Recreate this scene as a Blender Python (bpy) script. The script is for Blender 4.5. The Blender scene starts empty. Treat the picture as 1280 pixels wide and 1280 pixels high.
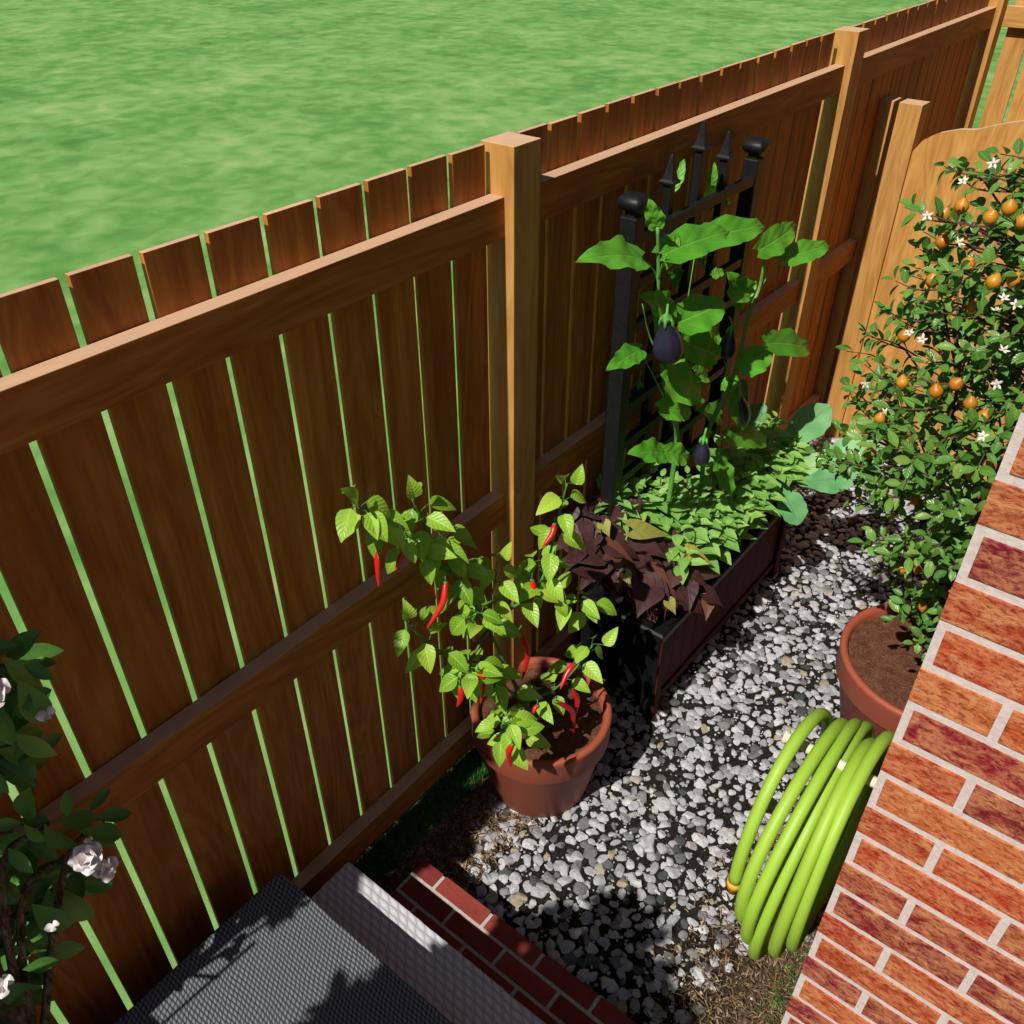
import bpy, math, random
import numpy as np
from mathutils import Vector, Matrix
random.seed(7); rng = np.random.default_rng(11)
SC = bpy.context.scene; COL = SC.collection
V = Vector
R = math.radians

# ------------------------------------------------------------------ camera (eye 2.34 m above the bed, fence runs along +y at x=-1.25)
CAMZ = 2.34; PITCH = 36.5586; YAW = 38.558
cam_d = bpy.data.cameras.new('camera'); cam = bpy.data.objects.new('camera', cam_d); COL.objects.link(cam)
cam.location = (0, 0, CAMZ); cam.rotation_euler = (R(90 - PITCH), 0, R(YAW))
cam_d.sensor_fit = 'HORIZONTAL'; cam_d.angle = R(60); cam_d.clip_start = 0.02; cam_d.clip_end = 500
SC.camera = cam
_h = V((-math.sin(R(YAW)), math.cos(R(YAW)), 0)); _rt = V((math.cos(R(YAW)), math.sin(R(YAW)), 0))
_F = _h * math.cos(R(PITCH)) + V((0, 0, -math.sin(R(PITCH)))); _U = _h * math.sin(R(PITCH)) + V((0, 0, math.cos(R(PITCH))))
def at(px, py, x=None, y=None, z=None, pl=None):
    """measured point of the photograph -> world point on a known real plane"""
    r = _F + _rt * ((px - 640) / 1108.5) + _U * ((640 - py) / 1108.5); c = V((0, 0, CAMZ))
    if x is not None: t = (x - c.x) / r.x
    elif y is not None: t = (y - c.y) / r.y
    elif z is not None: t = (z - c.z) / r.z
    else:
        p0, n = V(pl[0]), V(pl[1]); t = (p0 - c).dot(n) / r.dot(n)
    return c + r * t

# ------------------------------------------------------------------ object helpers
def link(name, me, mat=None, parent=None):
    o = bpy.data.objects.new(name, me); COL.objects.link(o)
    if mat is not None: me.materials.append(mat)
    if parent is not None: o.parent = parent; o.location = -parent.location
    return o
def tag(o, label=None, cat=None, group=None, kind=None):
    if label: o['label'] = label
    if cat: o['category'] = cat
    if group: o['group'] = group
    if kind: o['kind'] = kind
    return o
def thing(name, loc, label, cat, group=None):
    o = bpy.data.objects.new(name, None); COL.objects.link(o); o.location = loc; o.empty_display_size = .1
    return tag(o, label, cat, group)

class MB:
    """collects shapes into one mesh"""
    def __init__(s): s.v = []; s.f = []; s.sm = []; s.uv = []
    def add(s, vs, fs, smooth=False):
        n = len(s.v); s.v += [tuple(p) for p in vs]; s.f += [tuple(i + n for i in f) for f in fs]; s.sm += [smooth] * len(fs); return s
    def box(s, x0, x1, y0, y1, z0, z1):
        vs = [(x, y, z) for z in (z0, z1) for y in (y0, y1) for x in (x0, x1)]
        return s.add(vs, [(0, 2, 3, 1), (4, 5, 7, 6), (0, 1, 5, 4), (2, 6, 7, 3), (0, 4, 6, 2), (1, 3, 7, 5)])
    def tube(s, pts, rad, seg=8, cap=True, smooth=True):
        pts = [V(p) for p in pts]; n = len(pts)
        if not hasattr(rad, '__len__'): rad = [rad] * n
        t0 = (pts[1] - pts[0]).normalized(); a = V((0, 0, 1)) if abs(t0.z) < .9 else V((1, 0, 0))
        nx = t0.cross(a).normalized(); vs = []
        for i in range(n):
            t = (pts[min(i + 1, n - 1)] - pts[max(i - 1, 0)]).normalized()
            nx = (nx - t * nx.dot(t)).normalized(); ny = t.cross(nx)
            for k in range(seg):
                an = 2 * math.pi * k / seg; vs.append(pts[i] + (nx * math.cos(an) + ny * math.sin(an)) * rad[i])
        fs = [(i * seg + k, i * seg + (k + 1) % seg, (i + 1) * seg + (k + 1) % seg, (i + 1) * seg + k) for i in range(n - 1) for k in range(seg)]
        if cap: fs += [tuple(reversed(range(seg))), tuple((n - 1) * seg + k for k in range(seg))]
        return s.add(vs, fs, smooth)
    def lathe(s, prof, cx, cy, cz=0, seg=48, smooth=True):
        vs = []
        for r, z in prof:
            for k in range(seg):
                a = 2 * math.pi * k / seg; vs.append((cx + r * math.cos(a), cy + r * math.sin(a), cz + z))
        fs = [(i * seg + k, i * seg + (k + 1) % seg, (i + 1) * seg + (k + 1) % seg, (i + 1) * seg + k) for i in range(len(prof) - 1) for k in range(seg)]
        if prof[0][0] > 0 and prof[0][0] < 2: pass
        return s.add(vs, fs, smooth)
    def build(s, name, mat, parent=None, bevel=0, sub=0, auto=False):
        me = bpy.data.meshes.new(name); me.from_pydata(s.v, [], s.f); me.validate()
        if len(me.polygons) == len(s.sm): me.polygons.foreach_set('use_smooth', s.sm)
        me.update(); o = link(name, me, mat, parent)
        if bevel:
            b = o.modifiers.new('bevel', 'BEVEL'); b.width = bevel; b.segments = 2; b.limit_method = 'ANGLE'
        if sub:
            b = o.modifiers.new('sub', 'SUBSURF'); b.levels = sub; b.render_levels = sub
        return o

def smooth_path(pts, k=6):
    """Catmull-Rom through the points"""
    P = [V(p) for p in pts]; P = [P[0] * 2 - P[1]] + P + [P[-1] * 2 - P[-2]]; out = []
    for i in range(1, len(P) - 2):
        for j in range(k):
            t = j / k; a, b, c, d = P[i - 1], P[i], P[i + 1], P[i + 2]
            out.append(.5 * ((2 * b) + (c - a) * t + (2 * a - 5 * b + 4 * c - d) * t * t + (3 * b - a - 3 * c + d) * t ** 3))
    out.append(P[-2]); return out

class Leaf:
    """a leaf outline template; Foliage places copies of it into one mesh with per-leaf UVs"""
    def __init__(s, width, rows=8, cols=2, fold=.35, lobe=0., wav=0., nw=4, drop=.25, heart=0.):
        vs = []; uv = []; fs = []; nc = 2 * cols + 1
        for i in range(rows + 1):
            v = i / rows; w = width(v)
            for j in range(nc):
                u = (j - cols) / cols; au = abs(u)
                ww = w * (1 + (lobe * math.sin(v * math.pi * 2 * nw + (.6 if u > 0 else 0)) if au > .99 else 0))
                x = u * ww * .5
                y = v - heart * (au ** 1.3) * (1 - v) ** 3
                z = fold * abs(x) + wav * au * math.sin(v * 17 + (1.5 if u > 0 else 0)) * .1
                vs.append((x, y, z)); uv.append((u * .5 + .5, v))
        for i in range(rows):
            for j in range(nc - 1):
                a = i * nc + j; fs.append((a, a + 1, a + nc + 1, a + nc))
        s.v = np.array(vs); s.uv = np.array(uv); s.f = np.array(fs); s.drop = drop
class Foliage:
    def __init__(s): s.V = []; s.UV = []; s.F = []; s.n = 0
    def put(s, tpl, base, d, nrm, L, W, drop=None, curl=0.):
        d = V(d).normalized(); nrm = V(nrm); x = d.cross(nrm)
        if x.length < 1e-4: x = d.cross(V((.3, .5, .8)))
        x.normalize(); n = x.cross(d).normalized()
        dr = tpl.drop if drop is None else drop
        p = tpl.v.copy(); vv = tpl.v[:, 1]
        # bend the blade along an arc so that it droops towards the tip
        ang = dr * 2.2 * np.clip(vv, 0, 1)
        yy = np.where(ang > 1e-4, np.sin(ang) / np.maximum(dr * 2.2, 1e-4), vv); zz = -(1 - np.cos(ang)) / max(dr * 2.2, 1e-4) if dr > 1e-4 else 0 * vv
        yy = np.where(vv < 0, vv, yy)
        X = p[:, 0] * W; Y = yy * L; Z = zz * L + p[:, 2] * W
        M = np.array([x[:], d[:], n[:]])
        q = np.stack([X, Y, Z], 1) @ M + np.array(base[:])
        s.V.append(q); s.UV.append(tpl.uv); s.F.append(tpl.f + s.n); s.n += len(q)
    def span(s, tpl, base, tip, nrm, wr=.6, drop=None):
        d = V(tip) - V(base); L = d.length; s.put(tpl, V(base), d + V(nrm).normalized() * L * (drop if drop is not None else tpl.drop), nrm, L * 1.06, L * wr, drop)
    def build(s, name, mat, parent=None, thick=0):
        v = np.concatenate(s.V); f = np.concatenate(s.F); uv = np.concatenate(s.UV)
        me = bpy.data.meshes.new(name); me.vertices.add(len(v)); me.vertices.foreach_set('co', v.astype('f').ravel())
        k = f.shape[1]; me.loops.add(f.size); me.loops.foreach_set('vertex_index', f.astype('i').ravel())
        me.polygons.add(len(f)); me.polygons.foreach_set('loop_start', np.arange(0, f.size, k, dtype='i')); me.polygons.foreach_set('loop_total', np.full(len(f), k, dtype='i'))
        me.update(calc_edges=True)
        l = me.uv_layers.new(name='UVMap'); l.data.foreach_set('uv', uv[f.ravel()].astype('f').ravel())
        me.polygons.foreach_set('use_smooth', np.ones(len(f), bool)); me.validate()
        return link(name, me, mat, parent)
def raw_mesh(name, v, f, mat, parent=None, smooth=False):
    me = bpy.data.meshes.new(name); me.vertices.add(len(v)); me.vertices.foreach_set('co', v.astype('f').ravel())
    k = f.shape[1]; me.loops.add(f.size); me.loops.foreach_set('vertex_index', f.astype('i').ravel())
    me.polygons.add(len(f)); me.polygons.foreach_set('loop_start', np.arange(0, f.size, k, dtype='i')); me.polygons.foreach_set('loop_total', np.full(len(f), k, dtype='i'))
    me.update(calc_edges=True); me.polygons.foreach_set('use_smooth', np.full(len(f), smooth)); me.validate()
    return link(name, me, mat, parent)

# ------------------------------------------------------------------ material helpers
class NT:
    def __init__(s, name):
        s.m = bpy.data.materials.new(name); s.m.use_nodes = True; s.t = s.m.node_tree; s.b = s.t.nodes['Principled BSDF']; s.out = s.t.nodes['Material Output']
    def n(s, typ, **kw):
        nd = s.t.nodes.new('ShaderNode' + typ)
        for k, v in kw.items():
            if k.startswith('i_'):
                key = k[2:]; key = int(key) if key.isdigit() else key.replace('_', ' ')
                s.set(nd.inputs[key], v)
            else: setattr(nd, k, v)
        return nd
    def set(s, sock, v):
        if isinstance(v, bpy.types.NodeSocket): s.t.links.new(v, sock)
        elif isinstance(v, bpy.types.Node): s.t.links.new(v.outputs[0], sock)
        else: sock.default_value = v
    def math(s, op, a, b=0., c=0., clamp=False):
        nd = s.t.nodes.new('ShaderNodeMath'); nd.operation = op; nd.use_clamp = clamp
        for i, v in enumerate((a, b, c)): s.set(nd.inputs[i], v)
        return nd.outputs[0]
    def ramp(s, fac, stops, interp='LINEAR'):
        nd = s.t.nodes.new('ShaderNodeValToRGB'); nd.color_ramp.interpolation = interp; e = nd.color_ramp.elements
        while len(e) < len(stops): e.new(.5)
        for el, (p, c) in zip(e, stops): el.position = p; el.color = (*c, 1) if len(c) == 3 else c
        s.set(nd.inputs[0], fac); return nd.outputs[0]
    def mix(s, fac, a, b, typ='MIX'):
        nd = s.t.nodes.new('ShaderNodeMix'); nd.data_type = 'RGBA'; nd.blend_type = typ
        s.set(nd.inputs[0], fac)
        for i, v in ((6, a), (7, b)):
            if isinstance(v, tuple): v = (*v, 1) if len(v) == 3 else v
            s.set(nd.inputs[i], v)
        return nd.outputs[2]
    def co(s, kind='Object', scale=(1, 1, 1), add=None):
        tc = s.n('TexCoord'); mp = s.n('Mapping'); s.set(mp.inputs[0], tc.outputs[kind]); mp.inputs['Scale'].default_value = scale
        if add is not None:
            va = s.n('VectorMath', operation='ADD'); s.set(va.inputs[0], mp.outputs[0]); s.set(va.inputs[1], add); return va.outputs[0]
        return mp.outputs[0]
    def noise(s, vec, scale, detail=4, rough=.55, dist=0.):
        nd = s.n('TexNoise'); s.set(nd.inputs['Vector'], vec); nd.inputs['Scale'].default_value = scale; nd.inputs['Detail'].default_value = detail
        nd.inputs['Roughness'].default_value = rough; nd.inputs['Distortion'].default_value = dist; return nd.outputs[0]
    def bump(s, h, strength=.3, dist=.01, normal=None):
        nd = s.n('Bump'); s.set(nd.inputs['Height'], h); nd.inputs['Strength'].default_value = strength; nd.inputs['Distance'].default_value = dist
        if normal: s.set(nd.inputs['Normal'], normal)
        s.set(s.b.inputs['Normal'], nd.outputs[0]); return nd.outputs[0]
    def fin(s, col=None, rough=None, spec=None):
        if col is not None: s.set(s.b.inputs['Base Color'], col if not isinstance(col, tuple) else (*col, 1))
        if rough is not None: s.set(s.b.inputs['Roughness'], rough)
        if spec is not None: s.b.inputs['Specular IOR Level'].default_value = spec
        return s.m
    def island(s): return s.n('NewGeometry').outputs['Random Per Island']
    def isl_vec(s, k=37.):
        c = s.n('CombineXYZ'); r = s.island(); s.set(c.inputs[0], s.math('MULTIPLY', r, k)); s.set(c.inputs[1], s.math('MULTIPLY', r, k * 2.3)); s.set(c.inputs[2], s.math('MULTIPLY', r, k * .7)); return c.outputs[0]

def wood(name, axis, cols, rough=.62):
    t = NT(name); sc = [26, 26, 26]; sc['xyz'.index(axis)] = 1.7
    off = t.isl_vec(); v = t.co('Object', tuple(sc), off)
    n1 = t.noise(v, 1.0, 5, .6, .6); n2 = t.noise(v, 5.5, 4, .65, .3)
    sc2 = [5, 5, 5]; sc2['xyz'.index(axis)] = .9; v2 = t.co('Object', tuple(sc2), off); n3 = t.noise(v2, 1., 3, .5, 1.2)
    w = t.math('FRACT', t.math('MULTIPLY', n3, 9.)); w = t.math('ABSOLUTE', t.math('SUBTRACT', w, .5))
    k = t.math('ADD', t.math('MULTIPLY', n1, .55), t.math('ADD', t.math('MULTIPLY', n2, .3), t.math('MULTIPLY', w, .28)))
    c = t.ramp(k, [(.28, cols[0]), (.46, cols[1]), (.62, cols[2]), (.78, cols[3])])
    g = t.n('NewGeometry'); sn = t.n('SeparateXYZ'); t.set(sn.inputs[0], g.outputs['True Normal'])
    c = t.mix(t.math('MULTIPLY', t.math('GREATER_THAN', sn.outputs[2], .9), .62), c, (.74, .52, .36))      # upward faces mixed paler: sunlit look put into the colour
    r = t.math('MULTIPLY_ADD', t.island(), .3, .85); hs = t.n('HueSaturation'); t.set(hs.inputs['Value'], r); t.set(hs.inputs['Color'], c)
    t.bump(t.math('ADD', n2, t.math('MULTIPLY', n1, .6)), .22, .004)
    return t.fin(hs.outputs[0], rough, .3)
CED = [(.22, .054, .008), (.34, .108, .016), (.45, .17, .032), (.56, .28, .08)]
OAK = [(.36, .15, .035), (.50, .245, .062), (.60, .32, .09), (.68, .43, .17)]
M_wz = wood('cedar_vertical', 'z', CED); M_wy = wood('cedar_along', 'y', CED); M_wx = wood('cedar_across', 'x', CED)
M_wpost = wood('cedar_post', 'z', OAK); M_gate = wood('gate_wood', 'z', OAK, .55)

def leafmat(name, dark, mid, light, vein=(.5, .6, .2), veinamt=.5, nv=6, rough=.42, trans=.3, spec=.4, bump=.35, midw=.035, tcol=None):
    t = NT(name); uv = t.n('TexCoord').outputs['UV']; sp = t.n('SeparateXYZ'); t.set(sp.inputs[0], uv)
    au = t.math('ABSOLUTE', t.math('SUBTRACT', sp.outputs[0], .5)); v = sp.outputs[1]
    ph = t.math('SUBTRACT', t.math('MULTIPLY', v, nv), t.math('MULTIPLY', au, nv * .55))
    lat = t.math('ABSOLUTE', t.math('SUBTRACT', t.math('FRACT', ph), .5))          # 0 = line
    latm = t.ramp(lat, [(0, (1, 1, 1)), (.09, (.0, .0, .0))])
    midm = t.ramp(au, [(0, (1, 1, 1)), (midw, (.75, .75, .75)), (midw * 2, (0, 0, 0))])
    vm = t.math('MAXIMUM', t.math('MULTIPLY', latm, .45), midm)
    off = t.isl_vec(); nz = t.noise(t.co('Object', (1, 1, 1), off), 22, 4, .6)
    r = t.island(); k = t.math('ADD', t.math('MULTIPLY', r, .6), t.math('MULTIPLY', nz, .4))
    c = t.ramp(k, [(.2, dark), (.5, mid), (.8, light)])
    c = t.mix(t.math('MULTIPLY', t.math('GREATER_THAN', t.math('FRACT', t.math('MULTIPLY', r, 57.)), .95), .5), c, tuple((a + b) for a, b in zip(light, (.14, .04, 0))))
    c = t.mix(t.math('MULTIPLY', vm, veinamt), c, vein)
    h = t.math('ADD', t.math('MULTIPLY', lat, 1.0), t.math('MULTIPLY', nz, .3)); h = t.math('SUBTRACT', h, t.math('MULTIPLY', midm, .6))
    t.bump(h, bump, .004); t.fin(c, rough, spec)
    if trans:
        tr = t.n('BsdfTranslucent'); t.set(tr.inputs[0], t.mix(.5, c, tcol if tcol else light)); mx = t.n('MixShader'); mx.inputs[0].default_value = trans
        t.t.links.new(t.b.outputs[0], mx.inputs[1]); t.t.links.new(tr.outputs[0], mx.inputs[2]); t.t.links.new(mx.outputs[0], t.out.inputs[0])
    return t.m
def plain(name, col, rough=.5, spec=.4, nscale=30, var=.15, bump=0., coat=0.):
    t = NT(name); n = t.noise(t.co('Object'), nscale, 5, .6)
    c = t.ramp(n, [(.25, tuple(max(0, a * (1 - var)) for a in col)), (.75, tuple(a * (1 + var) for a in col))])
    if bump: t.bump(n, bump, .004)
    if coat: t.b.inputs['Coat Weight'].default_value = coat; t.b.inputs['Coat Roughness'].default_value = .25
    return t.fin(c, rough, spec)

# ------------------------------------------------------------------ setting: lawn, soil bed, gravel, mulch
def m_lawn():
    t = NT('lawn'); v = t.co('Object'); a = t.noise(v, .8, 3, .5, .3); b = t.noise(v, 3.6, 2.5, .5, .4); d = t.noise(v, 160, 2, .7)
    k = t.math('ADD', t.math('MULTIPLY', a, .45), t.math('ADD', t.math('MULTIPLY', b, .5), t.math('MULTIPLY', d, .12)))
    c = t.ramp(k, [(.34, (.07, .20, .04)), (.48, (.12, .29, .065)), (.60, (.20, .37, .105)), (.74, (.31, .43, .17))])
    t.bump(t.math('ADD', t.math('MULTIPLY', d, .4), b), .25, .03); return t.fin(c, .9, .1)
MB().add([(-120, -120, -.006), (120, -120, -.006), (120, 120, -.006), (-120, 120, -.006)], [(0, 1, 2, 3)]).build('lawn', m_lawn())
tag(bpy.data.objects['lawn'], 'bright green lawn beyond the wooden fence', 'lawn', kind='structure')
def m_soil():
    t = NT('bed_soil'); v = t.co('Object'); sp = t.n('SeparateXYZ'); t.set(sp.inputs[0], v)
    n = t.noise(v, 9, 5, .6); f = t.noise(t.co('Object', (60, 22, 40)), 2.2, 5, .7, 1.5)
    # gravel ground is near black, its margins are brown mulch litter
    edge = t.math('ADD', sp.outputs[0], t.math('MULTIPLY', t.math('SUBTRACT', n, .5), .16))
    L = t.ramp(t.math('MULTIPLY_ADD', edge, .5, 1.0), [(.455, (1, 1, 1)), (.5, (0, 0, 0))])
    Rr = t.ramp(t.math('MULTIPLY_ADD', edge, .5, .5), [(.36, (0, 0, 0)), (.42, (1, 1, 1))])
    yy = t.math('GREATER_THAN', sp.outputs[1], 1.9)
    m = t.math('MAXIMUM', L, t.math('MULTIPLY', Rr, t.math('SUBTRACT', 1., yy)), clamp=True)
    blk = t.ramp(f, [(.35, (.008, .007, .005)), (.6, (.03, .027, .022)), (.75, (.10, .09, .075))])
    mul = t.ramp(f, [(.3, (.035, .02, .01)), (.5, (.13, .08, .045)), (.7, (.30, .20, .12))])
    t.bump(f, .8, .01); return t.fin(t.mix(m, blk, mul), .95, .1)
MB().add([(-1.30, -3, 0), (3, -3, 0), (3, 3.99, 0), (-1.30, 3.99, 0)], [(0, 1, 2, 3)]).build('soil_bed', m_soil())
tag(bpy.data.objects['soil_bed'], 'dark soil and bark litter under the gravel path', 'soil', kind='structure')

ICO_V = []; ICO_F = []
def ico(sub):
    import bmesh
    bm = bmesh.new(); bmesh.ops.create_icosphere(bm, subdivisions=sub, radius=1); v = np.array([x.co[:] for x in bm.verts]); f = np.array([[q.index for q in p.verts] for p in bm.faces]); bm.free(); return v, f
def rotm(n):
    q = rng.normal(size=(n, 4)); q /= np.linalg.norm(q, axis=1)[:, None]; w, x, y, z = q.T
    return np.stack([np.stack([1 - 2 * (y * y + z * z), 2 * (x * y - z * w), 2 * (x * z + y * w)], 1), np.stack([2 * (x * y + z * w), 1 - 2 * (x * x + z * z), 2 * (y * z - x * w)], 1), np.stack([2 * (x * z - y * w), 2 * (y * z + x * w), 1 - 2 * (x * x + y * y)], 1)], 1)
def stones(P, S, sub, flat=.5):
    v, f = ico(sub); n = len(P)
    w = np.repeat(v[None], n, 0)
    for _ in range(9):                                    # shear off flat facets: crushed stone
        d = rng.normal(size=(n, 1, 3)); d /= np.linalg.norm(d, axis=2, keepdims=True); h = rng.uniform(.42, .75, size=(n, 1, 1))
        pr = (w * d).sum(2, keepdims=True); w = w - np.maximum(pr - h, 0) * d
    w = w * rng.uniform(.75, 1.3, size=(n, 1, 3)); w = np.einsum('nij,nkj->nki', rotm(n), w)
    w[:, :, 2] *= flat; w = w * S[:, None, None] + P[:, None]
    return w.reshape(-1, 3), (f[None] + (np.arange(n) * len(v))[:, None, None]).reshape(-1, f.shape[1])
def gravel_mask(x, y):
    l = np.where(y < 2.9, -1.02, -1.16) + .035 * np.sin(y * 9) + .03 * np.sin(y * 23 + 1)
    r = np.where(y < 1.9, -.30 + (y - 1.15) * .55, .12) + .03 * np.sin(y * 13)
    y0 = .93 + .0 * x
    return (x > l) & (x < r) & (y > y0) & (y < 3.96)
sp = .0335; gx, gy = np.meshgrid(np.arange(-1.25, .5, sp), np.arange(.9, 4.0, sp * .87)); gx[1::2] += sp / 2
px = (gx + rng.uniform(-.3, .3, gx.shape) * sp).ravel(); py = (gy + rng.uniform(-.3, .3, gy.shape) * sp).ravel()
fuzz = rng.normal(size=px.shape) * .03; k = gravel_mask(px + fuzz, py + fuzz * .6); k &= rng.random(px.shape) < .93; px, py = px[k], py[k]
s = rng.uniform(.0125, .0235, len(px)); s = np.where(rng.random(len(px)) < .06, s * 1.35, s)
gv, gf = stones(np.stack([px, py, s * .12 + .001], 1), s, 2, .42)
n2 = 12000; qx = rng.uniform(-1.2, .4, n2); qy = rng.uniform(.92, 3.96, n2); k = gravel_mask(qx + rng.normal(size=n2) * .04, qy); qx, qy = qx[k], qy[k]
s2 = rng.uniform(.0025, .0075, len(qx)); gv2, gf2 = stones(np.stack([qx, qy, s2 * .3 + .002], 1), s2, 1, .7)
def m_gravel():
    t = NT('crushed_stone'); r = t.island(); n = t.noise(t.co('Object'), 70, 5, .65)
    c = t.ramp(r, [(0, (.05, .06, .055)), (.10, (.16, .16, .16)), (.25, (.36, .365, .385)), (.6, (.50, .505, .53)), (.92, (.62, .62, .63)), (.985, (.38, .32, .23))])
    c = t.mix(.6, c, t.ramp(n, [(.32, (.34, .34, .35)), (.62, (.92, .92, .93))]), 'MULTIPLY'); t.bump(n, .7, .005); return t.fin(c, .8, .25)
o = raw_mesh('gravel', np.concatenate([gv, gv2]), np.concatenate([gf, gf2 + len(gv)]), m_gravel())
tag(o, 'white and grey crushed stone covering the side-yard path', 'gravel', kind='stuff')

# mulch chips: thin curved fibres lying on the margins of the gravel
def chips(n, fn, name, mat, L=(.008, .03), W=(.0007, .0024), lab=None, up=.25):
    P = []
    while len(P) < n:
        p = fn(); P.append(p)
    P = np.array(P); a = rng.uniform(0, math.pi, n); l = rng.uniform(*L, n); w = rng.uniform(*W, n); z = rng.uniform(.002, .012, n); tl = rng.normal(size=n) * up
    dx, dy, dz = np.cos(a) * np.cos(tl), np.sin(a) * np.cos(tl), np.sin(tl); ox, oy = -np.sin(a), np.cos(a)
    vs = []
    for sgn, wid in ((-.5, .6), (0, 1), (.5, .4)):
        for q in (-1, 1): vs.append(np.stack([P[:, 0] + dx * l * sgn + ox * w * wid * q, P[:, 1] + dy * l * sgn + oy * w * wid * q, z + np.maximum(dz * l * sgn, -z * .8) + (.003 if sgn == 0 else 0)], 1))
    vs = np.stack(vs, 1).reshape(-1, 3); f = np.array([[0, 1, 3, 2], [2, 3, 5, 4]]); f = (f[None] + (np.arange(n) * 6)[:, None, None]).reshape(-1, 4)
    o = raw_mesh(name, vs, f, mat); tag(o, *lab, kind='stuff')
def m_mulch():
    t = NT('bark_mulch'); c = t.ramp(t.island(), [(0, (.05, .028, .014)), (.4, (.13, .08, .045)), (.8, (.25, .17, .10)), (1, (.36, .27, .17))]); return t.fin(c, .9, .15)
def mz():
    q = random.random()
    if q < .45: return (random.uniform(-1.22, -.95) + random.gauss(0, .02), random.uniform(.8, 1.75))
    if q < .85: return (random.uniform(-.36, .02) + random.gauss(0, .05), random.uniform(.95, 1.75))
    return (random.uniform(-1.22, -.98), random.uniform(2.7, 3.9))
chips(11000, mz, 'mulch', m_mulch(), lab=('brown shredded bark mulch along the edges of the gravel', 'mulch'))
def m_grass():
    t = NT('grass_blades'); c = t.ramp(t.island(), [(0, (.02, .09, .012)), (.6, (.05, .2, .03)), (1, (.12, .27, .06))]); return t.fin(c, .6, .2)
gm = m_grass()
def blades(n, fn, name, lab, H=(.02, .05)):
    P = np.array([fn() for _ in range(n)]); a = rng.uniform(0, 2 * math.pi, n); h = rng.uniform(*H, n); w = rng.uniform(.001, .002, n); lean = rng.uniform(.1, .9, n); b = rng.uniform(0, 2 * math.pi, n)
    ox, oy = np.cos(a) * w, np.sin(a) * w; lx, ly = np.cos(b) * h * lean, np.sin(b) * h * lean
    v = np.stack([np.stack([P[:, 0] - ox, P[:, 1] - oy, 0 * h], 1), np.stack([P[:, 0] + ox, P[:, 1] + oy, 0 * h], 1), np.stack([P[:, 0] + lx * .4 + ox * .8, P[:, 1] + ly * .4 + oy * .8, h * .6], 1), np.stack([P[:, 0] + lx * .4 - ox * .8, P[:, 1] + ly * .4 - oy * .8, h * .6], 1), np.stack([P[:, 0] + lx, P[:, 1] + ly, h], 1), np.stack([P[:, 0] + lx, P[:, 1] + ly, h], 1) + 1e-4], 1).reshape(-1, 3)
    f = np.array([[0, 1, 2, 3], [3, 2, 5, 4]]); f = (f[None] + (np.arange(n) * 6)[:, None, None]).reshape(-1, 4)
    o = raw_mesh(name, v, f, gm); tag(o, *lab, kind='stuff')
blades(9000, lambda: (random.uniform(-1.25, -1.15) - abs(random.gauss(0, .01)), random.uniform(.6, 1.9)), 'grass', ('dark green grass growing under the foot of the fence', 'grass'))
blades(3500, lambda: (random.uniform(-.16, .06) + random.gauss(0, .02), random.uniform(.98, 1.9)), 'grass', ('short green grass growing at the foot of the brick wall', 'grass'), (.012, .03))

# ------------------------------------------------------------------ fence
XS0, XS1 = -1.258, -1.246       # pickets
fence = thing('wooden_fence', (-1.25, 1.5, 0), 'long cedar picket fence with three rails separating the side yard from the lawn', 'fence')
posts_y = [-2.25, -.385, 1.487, 3.358, 5.225]; PW = .0925
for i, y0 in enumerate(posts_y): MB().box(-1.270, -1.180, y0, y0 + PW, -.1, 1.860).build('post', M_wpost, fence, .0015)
for i in range(4):
    a, b = posts_y[i] + PW, posts_y[i + 1]
    m = MB(); n = 15; pitch = .1165 if i != 2 else .1166
    if i == 1: ys = [.555 + .1165 * q for q in range(-8, 8)]
    elif i == 2: ys = [1.589 + .1158 * q for q in range(0, 16)]
    else: ys = [a + .012 + .1166 * q for q in range(0, 16)]
    for y in ys:
        if y < a - .05 or y + .05 > b: continue
        dz = random.uniform(-.002, .002); dx = random.uniform(-.0012, .0012)
        m.box(XS0 + dx, XS1 + dx, max(y, a - .004), min(y + .1015, b + .002), .03 + random.uniform(-.004, .004), 1.858 + dz)
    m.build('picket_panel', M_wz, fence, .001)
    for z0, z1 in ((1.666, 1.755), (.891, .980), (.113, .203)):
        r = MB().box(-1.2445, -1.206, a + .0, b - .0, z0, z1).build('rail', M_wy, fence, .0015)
back = thing('wooden_fence', (-.2, 5.33, 0), 'short cedar fence run behind the gate with green lawn seen through its gaps', 'fence')
m = MB(); x = -1.155
while x < 1.2: m.box(x, x + .1015, 5.3425, 5.3545, .03, 1.858); x += .1185
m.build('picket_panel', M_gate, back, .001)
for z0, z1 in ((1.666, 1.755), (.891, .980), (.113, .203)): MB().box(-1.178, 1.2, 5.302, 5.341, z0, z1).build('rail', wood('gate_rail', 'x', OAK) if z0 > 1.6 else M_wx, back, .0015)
MB().box(1.2, 1.29, 5.28, 5.37, -.1, 1.86).build('post', M_wpost, back, .0015)

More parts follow.
